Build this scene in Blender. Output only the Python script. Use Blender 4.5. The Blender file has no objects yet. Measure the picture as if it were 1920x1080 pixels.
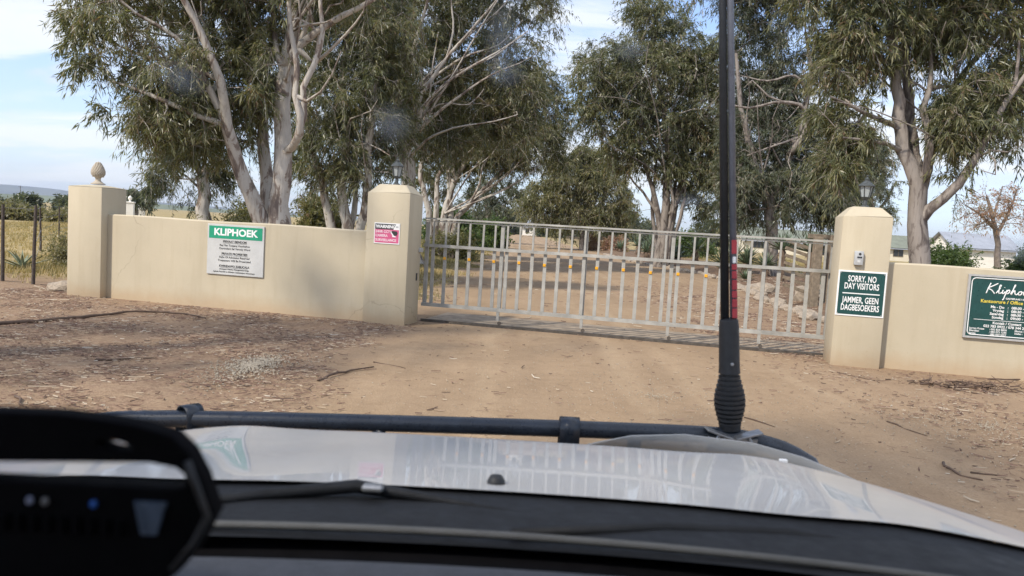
import bpy, bmesh, math, random
import numpy as np
from mathutils import Vector, Matrix

S = bpy.context.scene
COL = S.collection
R = math.radians
rng = np.random.default_rng(7)
random.seed(7)

# ------------------------------------------------------------------ camera
EYE = 1.6
F_PX, PITCH, ROLL = 1430.0, 0.0766, 0.0591
cd = bpy.data.cameras.new('camera')
cd.sensor_width = 36.0
cd.lens = F_PX / 1920.0 * 36.0
cd.clip_start, cd.clip_end = 0.05, 30000
cd.dof.use_dof = True
cd.dof.focus_distance = 12.5
cd.dof.aperture_fstop = 5.2
cam = bpy.data.objects.new('camera', cd)
COL.objects.link(cam)
fw = Vector((0, math.cos(PITCH), -math.sin(PITCH)))
rt0 = Vector((1, 0, 0)); up0 = Vector((0, math.sin(PITCH), math.cos(PITCH)))
rt = rt0 * math.cos(ROLL) + up0 * math.sin(ROLL)
up = up0 * math.cos(ROLL) - rt0 * math.sin(ROLL)
m = Matrix((rt, up, -fw)).transposed().to_4x4()
m.translation = (0, 0, EYE)
cam.matrix_world = m
S.camera = cam

# ------------------------------------------------------------------ sun and sky
SUN_DIR = Vector((-0.54, -0.50, 0.70)).normalized()
sd = bpy.data.lights.new('sun', 'SUN')
sd.energy, sd.angle, sd.color = 2.7, R(2.5), (1.0, 0.90, 0.78)
sun = bpy.data.objects.new('sun', sd)
COL.objects.link(sun)
sun.rotation_euler = SUN_DIR.to_track_quat('Z', 'Y').to_euler()

W = bpy.data.worlds.new('World'); S.world = W; W.use_nodes = True
nt = W.node_tree; nt.nodes.clear()
def N(t, **k):
    n = nt.nodes.new(t)
    for a, b in k.items():
        setattr(n, a, b)
    return n
out = N('ShaderNodeOutputWorld'); bg = N('ShaderNodeBackground')
bg.inputs['Strength'].default_value = 0.15
sky = N('ShaderNodeTexSky', sky_type='NISHITA')
sky.sun_disc = False
sky.sun_elevation = math.asin(SUN_DIR.z)
sky.sun_rotation = math.atan2(SUN_DIR.x, SUN_DIR.y)
sky.air_density, sky.dust_density, sky.ozone_density = 1.0, 0.6, 1.4
tc = N('ShaderNodeTexCoord'); sep = N('ShaderNodeSeparateXYZ')
nt.links.new(tc.outputs['Generated'], sep.inputs[0])
def M(op, a, b=None, clamp=False):
    n = N('ShaderNodeMath', operation=op, use_clamp=clamp)
    for i, v in enumerate((a, b)):
        if v is None: continue
        if isinstance(v, (int, float)): n.inputs[i].default_value = v
        else: nt.links.new(v, n.inputs[i])
    return n.outputs[0]
zc = M('MAXIMUM', sep.outputs['Z'], 0.0)
dv = M('ADD', zc, 0.16)
cx = M('DIVIDE', sep.outputs['X'], dv); cy = M('DIVIDE', sep.outputs['Y'], dv)
cmb = N('ShaderNodeCombineXYZ')
nt.links.new(cx, cmb.inputs[0]); nt.links.new(cy, cmb.inputs[1])
def cloud(scale, det, lo, hi, off, stretch):
    mp = N('ShaderNodeMapping'); mp.inputs['Location'].default_value = off
    mp.inputs['Scale'].default_value = stretch
    nt.links.new(cmb.outputs[0], mp.inputs['Vector'])
    no = N('ShaderNodeTexNoise'); no.inputs['Scale'].default_value = scale
    no.inputs['Detail'].default_value = det; no.inputs['Roughness'].default_value = 0.55
    no.inputs['Distortion'].default_value = 0.3
    nt.links.new(mp.outputs[0], no.inputs['Vector'])
    mr = N('ShaderNodeMapRange', interpolation_type='SMOOTHSTEP'); mr.inputs['From Min'].default_value = lo; mr.inputs['From Max'].default_value = hi
    nt.links.new(no.outputs['Fac'], mr.inputs['Value'])
    return mr.outputs[0]
c1 = cloud(0.55, 7, 0.38, 0.60, (8.1, 6.6, 0), (1, 1, 1))      # broad veil
c2 = cloud(1.7, 9, 0.46, 0.64, (2.5, 9.1, 0), (0.8, 1.1, 1))   # wisps
low = M('POWER', M('SUBTRACT', 1.0, zc, True), 4.0)
cov = M('MAXIMUM', M('MULTIPLY', c1, 0.75), M('MULTIPLY', c2, 0.8))
cov = M('MAXIMUM', cov, M('MULTIPLY', low, 0.66))
mix = N('ShaderNodeMix', data_type='RGBA')
nt.links.new(cov, mix.inputs['Factor'])
boost = N('ShaderNodeMix', data_type='RGBA', blend_type='MULTIPLY'); boost.inputs['Factor'].default_value = 1.0
nt.links.new(sky.outputs[0], boost.inputs['A']); boost.inputs['B'].default_value = (0.72, 0.80, 0.98, 1)
nt.links.new(boost.outputs['Result'], mix.inputs['A'])
mix.inputs['B'].default_value = (3.55, 3.7, 4.15, 1)
c3 = cloud(1.25, 8, 0.47, 0.62, (1.7, 5.6, 0), (0.55, 1.5, 1))     # brighter tops
mix2 = N('ShaderNodeMix', data_type='RGBA')
nt.links.new(M('MULTIPLY', c3, 0.75), mix2.inputs['Factor']); nt.links.new(mix.outputs['Result'], mix2.inputs['A'])
mix2.inputs['B'].default_value = (4.4, 4.4, 4.45, 1)
nt.links.new(mix2.outputs['Result'], bg.inputs['Color'])
nt.links.new(bg.outputs[0], out.inputs['Surface'])

# ------------------------------------------------------------------ render settings
S.render.engine = 'CYCLES'
S.view_settings.view_transform = 'Standard'
S.view_settings.look = 'None'
S.view_settings.exposure = 0.85
S.view_settings.gamma = 1.0
S.view_settings.use_curve_mapping = False
cy_ = S.cycles
cy_.use_denoising = True
cy_.max_bounces = 8; cy_.diffuse_bounces = 3; cy_.glossy_bounces = 3; cy_.transmission_bounces = 6
cy_.transparent_max_bounces = 12; cy_.volume_bounces = 0
cy_.sample_clamp_indirect = 6.0
cy_.caustics_reflective = False; cy_.caustics_refractive = False

# ------------------------------------------------------------------ helpers
def tag(o, label=None, cat=None, group=None, kind=None):
    if label: o['label'] = label
    if cat: o['category'] = cat
    if group: o['group'] = group
    if kind: o['kind'] = kind
    return o

def empty(name, loc=(0, 0, 0), rz=0.0, label=None, cat=None, group=None):
    o = bpy.data.objects.new(name, None)
    COL.objects.link(o)
    o.location = loc; o.rotation_euler = (0, 0, rz)
    o.empty_display_size = 0.2
    return tag(o, label, cat, group)

class MB:
    """gathers shapes into one bmesh, build() links it as one mesh object"""
    def __init__(s): s.bm = bmesh.new()
    def box(s, c, size, rot=None, bev=0.0, seg=1):
        r = bmesh.ops.create_cube(s.bm, size=1.0)
        vs = r['verts']
        mt = Matrix.Translation(c) @ (rot.to_4x4() if rot is not None else Matrix()) @ Matrix.Diagonal((*size, 1))
        bmesh.ops.transform(s.bm, matrix=mt, verts=vs)
        if bev > 0:
            es = list({e for v in vs for e in v.link_edges})
            bmesh.ops.bevel(s.bm, geom=es, offset=bev, segments=seg, affect='EDGES', profile=0.5)
        return s
    def hexa(s, lo, hi):
        """frustum from 4 lower points to 4 upper points"""
        v = [s.bm.verts.new(p) for p in list(lo) + list(hi)]
        F = s.bm.faces.new
        F((v[3], v[2], v[1], v[0])); F(v[4:8])
        for i in range(4):
            j = (i + 1) % 4
            F((v[i], v[j], v[4 + j], v[4 + i]))
        return s
    def tube(s, pts, rad, n=8, cap=True):
        pts = [Vector(p) for p in pts]
        if not hasattr(rad, '__len__'): rad = [rad] * len(pts)
        rings = []
        ref = Vector((0.13, 0.21, 0.97))
        for i, p in enumerate(pts):
            d = (pts[min(i + 1, len(pts) - 1)] - pts[max(i - 1, 0)]).normalized()
            if abs(d.dot(ref)) > 0.95: ref = Vector((1, 0.1, 0))
            a = d.cross(ref).normalized(); b = d.cross(a)
            ref = b.cross(d) if False else ref
            rings.append([s.bm.verts.new(p + (a * math.cos(2 * math.pi * k / n) + b * math.sin(2 * math.pi * k / n)) * rad[i]) for k in range(n)])
        for A, B in zip(rings, rings[1:]):
            for k in range(n):
                s.bm.faces.new((A[k], A[(k + 1) % n], B[(k + 1) % n], B[k]))
        if cap:
            s.bm.faces.new(rings[0][::-1]); s.bm.faces.new(rings[-1])
        return s
    def lathe(s, prof, c=(0, 0, 0), n=24):
        """prof: (r, z) from bottom to top around a vertical axis"""
        c = Vector(c)
        rings = [[s.bm.verts.new(c + Vector((r * math.cos(2 * math.pi * k / n), r * math.sin(2 * math.pi * k / n), z))) for k in range(n)] for r, z in prof]
        for A, B in zip(rings, rings[1:]):
            for k in range(n):
                s.bm.faces.new((A[k], A[(k + 1) % n], B[(k + 1) % n], B[k]))
        s.bm.faces.new(rings[0][::-1]); s.bm.faces.new(rings[-1])
        return s
    def grid(s, P):
        """P: rows of points"""
        V = [[s.bm.verts.new(p) for p in row] for row in P]
        for a, b in zip(V, V[1:]):
            for i in range(len(a) - 1):
                s.bm.faces.new((a[i], a[i + 1], b[i + 1], b[i]))
        return s
    def prism(s, outline, d, axis='y'):
        """outline in (x,z) extruded from y=0 to y=d"""
        a = [s.bm.verts.new((x, 0, z)) for x, z in outline]
        b = [s.bm.verts.new((x, d, z)) for x, z in outline]
        s.bm.faces.new(a); s.bm.faces.new(b[::-1])
        n = len(a)
        for i in range(n):
            j = (i + 1) % n
            s.bm.faces.new((a[j], a[i], b[i], b[j]))
        return s
    def move(s, M_):
        bmesh.ops.transform(s.bm, matrix=M_, verts=s.bm.verts); return s
    def build(s, name, mat, parent=None, smooth=False, label=None, cat=None, group=None, kind=None, loc=None):
        bmesh.ops.recalc_face_normals(s.bm, faces=s.bm.faces)
        me = bpy.data.meshes.new(name)
        s.bm.to_mesh(me); s.bm.free()
        if mat: me.materials.append(mat)
        if smooth is True:
            me.polygons.foreach_set('use_smooth', [True] * len(me.polygons))
        elif smooth:
            me.polygons.foreach_set('use_smooth', [True] * len(me.polygons))
            me.set_sharp_from_angle(angle=R(smooth))
        o = bpy.data.objects.new(name, me)
        COL.objects.link(o)
        if parent: o.parent = parent
        if loc: o.location = loc
        return tag(o, label, cat, group, kind)

def dup(root, loc=None, rz=None, scale=None, label=None, group=None):
    """a copy of a thing with copies of its parts and their sub-parts"""
    r = root.copy(); COL.objects.link(r)
    if loc is not None: r.location = loc
    if rz is not None: r.rotation_euler = (0, 0, rz)
    if scale is not None: r.scale = (scale,) * 3
    if label: r['label'] = label
    if group: r['group'] = group
    for ch in list(root.children):
        c = ch.copy(); COL.objects.link(c); c.parent = r
        for g in list(ch.children):
            d = g.copy(); COL.objects.link(d); d.parent = c
    return r

def mesh_np(name, verts, faces, mat, parent=None, attrs=None, smooth=False, **kw):
    """faces: (n,k) int array"""
    me = bpy.data.meshes.new(name)
    verts = np.asarray(verts, np.float32); faces = np.asarray(faces, np.int32)
    nf, k = faces.shape
    me.vertices.add(len(verts)); me.vertices.foreach_set('co', verts.ravel())
    me.loops.add(nf * k); me.loops.foreach_set('vertex_index', faces.ravel())
    me.polygons.add(nf)
    me.polygons.foreach_set('loop_start', np.arange(0, nf * k, k, dtype=np.int32))
    me.polygons.foreach_set('loop_total', np.full(nf, k, np.int32))
    if smooth: me.polygons.foreach_set('use_smooth', np.ones(nf, bool))
    for an, av in (attrs or {}).items():
        a = me.attributes.new(an, 'FLOAT', 'POINT'); a.data.foreach_set('value', np.asarray(av, np.float32))
    me.update(calc_edges=True)
    me.materials.append(mat)
    o = bpy.data.objects.new(name, me); COL.objects.link(o)
    if parent: o.parent = parent
    return tag(o, **kw)

# ------------------------------------------------------------------ materials
class Mat:
    """small node builder"""
    def __init__(s, name):
        s.m = bpy.data.materials.new(name); s.m.use_nodes = True
        s.t = s.m.node_tree; s.t.nodes.clear()
        s.out = s.n('ShaderNodeOutputMaterial')
        s.b = s.n('ShaderNodeBsdfPrincipled')
        s.t.links.new(s.b.outputs[0], s.out.inputs[0])
    def n(s, t, **k):
        x = s.t.nodes.new(t)
        for a, b in k.items(): setattr(x, a, b)
        return x
    def l(s, a, b): s.t.links.new(a, b)
    def pos(s):
        return s.n('ShaderNodeNewGeometry').outputs['Position']
    def obj(s):
        return s.n('ShaderNodeTexCoord').outputs['Object']
    def noise(s, vec, scale, det=4, rough=0.55, stretch=None, dist=0.0):
        if stretch:
            mp = s.n('ShaderNodeMapping'); mp.inputs['Scale'].default_value = stretch
            s.l(vec, mp.inputs['Vector']); vec = mp.outputs[0]
        x = s.n('ShaderNodeTexNoise'); x.inputs['Scale'].default_value = scale
        x.inputs['Detail'].default_value = det; x.inputs['Roughness'].default_value = rough
        x.inputs['Distortion'].default_value = dist
        s.l(vec, x.inputs['Vector']); return x.outputs['Fac']
    def ramp(s, fac, stops):
        r = s.n('ShaderNodeValToRGB'); e = r.color_ramp.elements
        while len(e) < len(stops): e.new(0.5)
        for i, (p, c) in enumerate(stops):
            e[i].position = p; e[i].color = (*c, 1)
        s.l(fac, r.inputs[0]); return r.outputs[0]
    def rangef(s, v, a, b, c=0.0, d=1.0):
        r = s.n('ShaderNodeMapRange'); r.clamp = True
        for i, x in zip(('From Min', 'From Max', 'To Min', 'To Max'), (a, b, c, d)): r.inputs[i].default_value = x
        s.l(v, r.inputs['Value']); return r.outputs[0]
    def mixc(s, f, a, b, blend='MIX'):
        x = s.n('ShaderNodeMix', data_type='RGBA', blend_type=blend)
        for k, v in (('Factor', f), ('A', a), ('B', b)):
            if isinstance(v, (int, float)): x.inputs[k].default_value = v
            elif isinstance(v, tuple): x.inputs[k].default_value = (*v, 1)
            else: s.l(v, x.inputs[k])
        return x.outputs['Result']
    def math(s, op, a, b):
        x = s.n('ShaderNodeMath', operation=op)
        for i, v in enumerate((a, b)):
            if isinstance(v, (int, float)): x.inputs[i].default_value = v
            else: s.l(v, x.inputs[i])
        return x.outputs[0]
    def attr(s, name):
        a = s.n('ShaderNodeAttribute', attribute_name=name); return a.outputs['Fac']
    def bump(s, h, strength=0.3, dist=0.02):
        b = s.n('ShaderNodeBump'); b.inputs['Strength'].default_value = strength; b.inputs['Distance'].default_value = dist
        s.l(h, b.inputs['Height']); s.l(b.outputs[0], s.b.inputs['Normal'])
    def set(s, color=None, rough=None, metal=None, spec=None, coat=None):
        if color is not None:
            if isinstance(color, tuple): s.b.inputs['Base Color'].default_value = (*color, 1)
            else: s.l(color, s.b.inputs['Base Color'])
        if rough is not None:
            if isinstance(rough, (int, float)): s.b.inputs['Roughness'].default_value = rough
            else: s.l(rough, s.b.inputs['Roughness'])
        if metal is not None: s.b.inputs['Metallic'].default_value = metal
        if spec is not None: s.b.inputs['Specular IOR Level'].default_value = spec
        if coat is not None:
            s.b.inputs['Coat Weight'].default_value = coat; s.b.inputs['Coat Roughness'].default_value = 0.03
        return s.m

def worn(name, col, rough=0.6, var=0.25, scale=8, metal=0.0, bump=0.0, spec=0.5, coat=None):
    """plain colour with a little uneven wear"""
    k = Mat(name); v = k.obj()
    f = k.noise(v, scale, 5)
    lo = tuple(c * (1 - var) for c in col); hi = tuple(min(1, c * (1 + var)) for c in col)
    k.set(k.ramp(f, [(0.3, lo), (0.7, hi)]), k.rangef(k.noise(v, scale * 2.3, 3), 0.3, 0.7, max(0.05, rough - 0.1), min(1, rough + 0.1)), metal, spec, coat)
    if bump: k.bump(k.noise(v, scale * 12, 4), bump, 0.004)
    return k.m

def plaster(name, col):
    k = Mat(name); p = k.pos()
    big = k.noise(p, 0.9, 5, 0.6)
    streak = k.noise(p, 2.2, 5, 0.6, (3.0, 3.0, 0.35))
    c = k.ramp(big, [(0.3, tuple(x * 0.93 for x in col)), (0.7, tuple(min(1, x * 1.05) for x in col))])
    c = k.mixc(k.rangef(streak, 0.50, 0.78, 0, 0.30), c, tuple(x * y for x, y in zip(col, (0.72, 0.68, 0.62))))
    # splash-back dust along the foot of the wall
    sp = k.n('ShaderNodeSeparateXYZ'); k.l(p, sp.inputs[0])
    h = k.math('ADD', sp.outputs['Z'], k.math('MULTIPLY', k.noise(p, 5, 4), -0.22))
    c = k.mixc(k.rangef(h, -0.06, 0.16, 0.55, 0.0), c, (0.42, 0.29, 0.17))
    vo = k.n('ShaderNodeTexVoronoi', feature='DISTANCE_TO_EDGE'); vo.inputs['Scale'].default_value = 0.55
    wv = k.n('ShaderNodeMix', data_type='VECTOR'); wv.inputs['Factor'].default_value = 0.28
    nz = k.n('ShaderNodeTexNoise'); nz.inputs['Scale'].default_value = 3.0; nz.inputs['Detail'].default_value = 6; k.l(p, nz.inputs['Vector'])
    k.l(p, wv.inputs['A']); k.l(nz.outputs['Color'], wv.inputs['B']); k.l(wv.outputs['Result'], vo.inputs['Vector'])
    crack = k.math('MULTIPLY', k.rangef(vo.outputs['Distance'], 0.0, 0.0035, 1.0, 0.0), k.rangef(k.noise(p, 0.8, 3), 0.5, 0.6, 0, 0.45))
    c = k.mixc(crack, c, (0.20, 0.165, 0.12))
    spk = k.noise(p, 38, 2, 0.5)
    c = k.mixc(k.rangef(spk, 0.70, 0.76, 0, 0.35), c, (0.33, 0.26, 0.18))
    k.set(c, 0.85, spec=0.25)
    k.bump(k.math('ADD', k.noise(p, 60, 4), k.math('MULTIPLY', k.noise(p, 9, 3), 1.5)), 0.18, 0.006)
    return k.m

def leaf_mat(name, stops, rough=0.42, transl=0.40):
    k = Mat(name)
    c = k.ramp(k.attr('tone'), stops)
    k.set(c, rough, spec=0.6)
    t = k.n('ShaderNodeBsdfTranslucent'); k.l(k.mixc(1.0, c, (1.3, 1.35, 0.7), 'MULTIPLY'), t.inputs['Color'])
    mx = k.n('ShaderNodeMixShader'); mx.inputs[0].default_value = transl
    k.l(k.b.outputs[0], mx.inputs[1]); k.l(t.outputs[0], mx.inputs[2]); k.l(mx.outputs[0], k.out.inputs[0])
    return k.m

def bark_mat(name, pale, mid, dark, scale=1.0):
    k = Mat(name); p = k.pos()
    f = k.noise(p, 2.6 * scale, 6, 0.62, (1.6, 1.6, 0.55), 0.8)
    c = k.ramp(f, [(0.38, dark), (0.45, mid), (0.495, pale), (0.75, tuple(min(1, x * 1.12) for x in pale))])
    st = k.noise(p, 16 * scale, 4, 0.6, (1.5, 1.5, 0.18))
    c = k.mixc(k.rangef(st, 0.5, 0.72, 0, 0.45), c, mid)
    k.set(c, 0.8, spec=0.2)
    k.bump(k.math('ADD', f, k.math('MULTIPLY', st, 0.7)), 0.5, 0.03)
    return k.m

CREAM = plaster('cream_plaster', (0.505, 0.44, 0.32))
WHITEWALL = worn('white_plaster', (0.74, 0.71, 0.64), 0.85, 0.06, 1.5)
CREAMHOUSE = worn('pale_house_plaster', (0.66, 0.60, 0.47), 0.85, 0.06, 1.0)
GALV = worn('weathered_grey_gate_steel', (0.36, 0.35, 0.315), 0.6, 0.26, 5, 0.15)
STEELDARK = worn('rusty_track_steel', (0.10, 0.085, 0.07), 0.7, 0.35, 12, 0.4)
YELLOW = worn('amber_reflector', (0.75, 0.36, 0.02), 0.3, 0.1, 20)
CONCRETE = worn('dusty_concrete', (0.30, 0.235, 0.165), 0.9, 0.3, 5, bump=0.5)
STONEMAT = worn('pale_border_stone', (0.33, 0.27, 0.205), 0.9, 0.3, 5, bump=0.6)
BLACKMETAL = worn('black_painted_metal', (0.020, 0.021, 0.023), 0.5, 0.3, 12)
GREYLAMP = worn('grey_green_lantern_metal', (0.075, 0.082, 0.08), 0.55, 0.3, 30, 0.3)
FROST = worn('frosted_lantern_glass', (0.34, 0.37, 0.37), 0.25, 0.1, 20)
WHITE = worn('white_sign_paint', (0.80, 0.80, 0.78), 0.4, 0.05, 9)
SIGNGREY = worn('pale_grey_sign_face', (0.52, 0.52, 0.50), 0.5, 0.10, 3)
GREENHEAD = worn('bright_green_sign_paint', (0.012, 0.285, 0.155), 0.4, 0.08, 12)
DKGREEN = worn('dark_green_sign_paint', (0.010, 0.058, 0.053), 0.35, 0.15, 12)
BLACKINK = worn('black_sign_ink', (0.03, 0.03, 0.03), 0.5, 0.1, 30)
PINK = worn('faded_pink_sign_paint', (0.60, 0.10, 0.22), 0.5, 0.15, 20)
PALEPINK = worn('pale_pink_sign_ink', (0.80, 0.60, 0.64), 0.5, 0.05, 20)
YELLOWINK = worn('yellow_sign_ink', (0.70, 0.55, 0.08), 0.45, 0.05, 20)
WOODPOST = worn('weathered_timber', (0.21, 0.165, 0.115), 0.85, 0.35, 9, bump=0.5)
FENCEWOOD = worn('dark_fence_timber', (0.075, 0.058, 0.048), 0.85, 0.35, 14, bump=0.5)
WIRE = worn('fence_wire', (0.2, 0.2, 0.2), 0.5, 0.1, 20, 0.6)
GREYROOF = worn('grey_sheet_roof', (0.30, 0.32, 0.36), 0.6, 0.12, 1.0)
GREENROOF = worn('dull_green_sheet_roof', (0.19, 0.205, 0.155), 0.6, 0.15, 1.0)
DARKGLASS = worn('dark_window_glass', (0.03, 0.035, 0.04), 0.1, 0.1, 3)
INTERCOMGREY = worn('light_grey_plastic', (0.42, 0.43, 0.43), 0.45, 0.08, 20)
BARKPALE = bark_mat('pale_gum_bark', (0.475, 0.44, 0.39), (0.27, 0.215, 0.175), (0.15, 0.12, 0.105))
BARKBROWN = bark_mat('brown_gum_bark', (0.29, 0.255, 0.225), (0.19, 0.16, 0.14), (0.115, 0.095, 0.085))
BARKTWIG = worn('grey_brown_twig', (0.19, 0.155, 0.13), 0.85, 0.3, 6)
LEAF = leaf_mat('gum_leaf', [(0.0, (0.075, 0.088, 0.046)), (0.3, (0.125, 0.138, 0.070)), (0.55, (0.185, 0.188, 0.092)), (0.78, (0.275, 0.262, 0.138)), (0.9, (0.30, 0.26, 0.15)), (1.0, (0.24, 0.16, 0.11))], .38)
LEAFGREY = leaf_mat('grey_gum_leaf', [(0.0, (0.065, 0.080, 0.052)), (0.4, (0.118, 0.136, 0.088)), (0.75, (0.185, 0.195, 0.122)), (1.0, (0.25, 0.21, 0.145))], .38)
LEAFOLIVE = leaf_mat('olive_gum_leaf', [(0.0, (0.085, 0.092, 0.038)), (0.5, (0.175, 0.172, 0.076)), (0.85, (0.27, 0.245, 0.115)), (1.0, (0.26, 0.19, 0.11))], .4)
LEAFORANGE = leaf_mat('russet_leaf', [(0.0, (0.30, 0.18, 0.14)), (0.6, (0.44, 0.27, 0.20)), (1.0, (0.38, 0.31, 0.23))])
HEDGELEAF = leaf_mat('shrub_leaf', [(0.0, (0.04, 0.07, 0.02)), (0.5, (0.085, 0.13, 0.038)), (1.0, (0.16, 0.21, 0.075))])
DRYLEAF = leaf_mat('dry_scrub_leaf', [(0.0, (0.14, 0.13, 0.07)), (0.5, (0.22, 0.205, 0.115)), (1.0, (0.33, 0.28, 0.17))])
ALOELEAF = worn('aloe_leaf', (0.105, 0.145, 0.082), 0.5, 0.35, 5)
AGAVELEAF = worn('agave_leaf', (0.22, 0.25, 0.165), 0.6, 0.25, 4)
DRYALOE = worn('dry_aloe_skirt', (0.16, 0.11, 0.075), 0.9, 0.3, 9)
STICK = worn('fallen_stick_bark', (0.115, 0.075, 0.052), 0.85, 0.35, 9)

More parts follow.
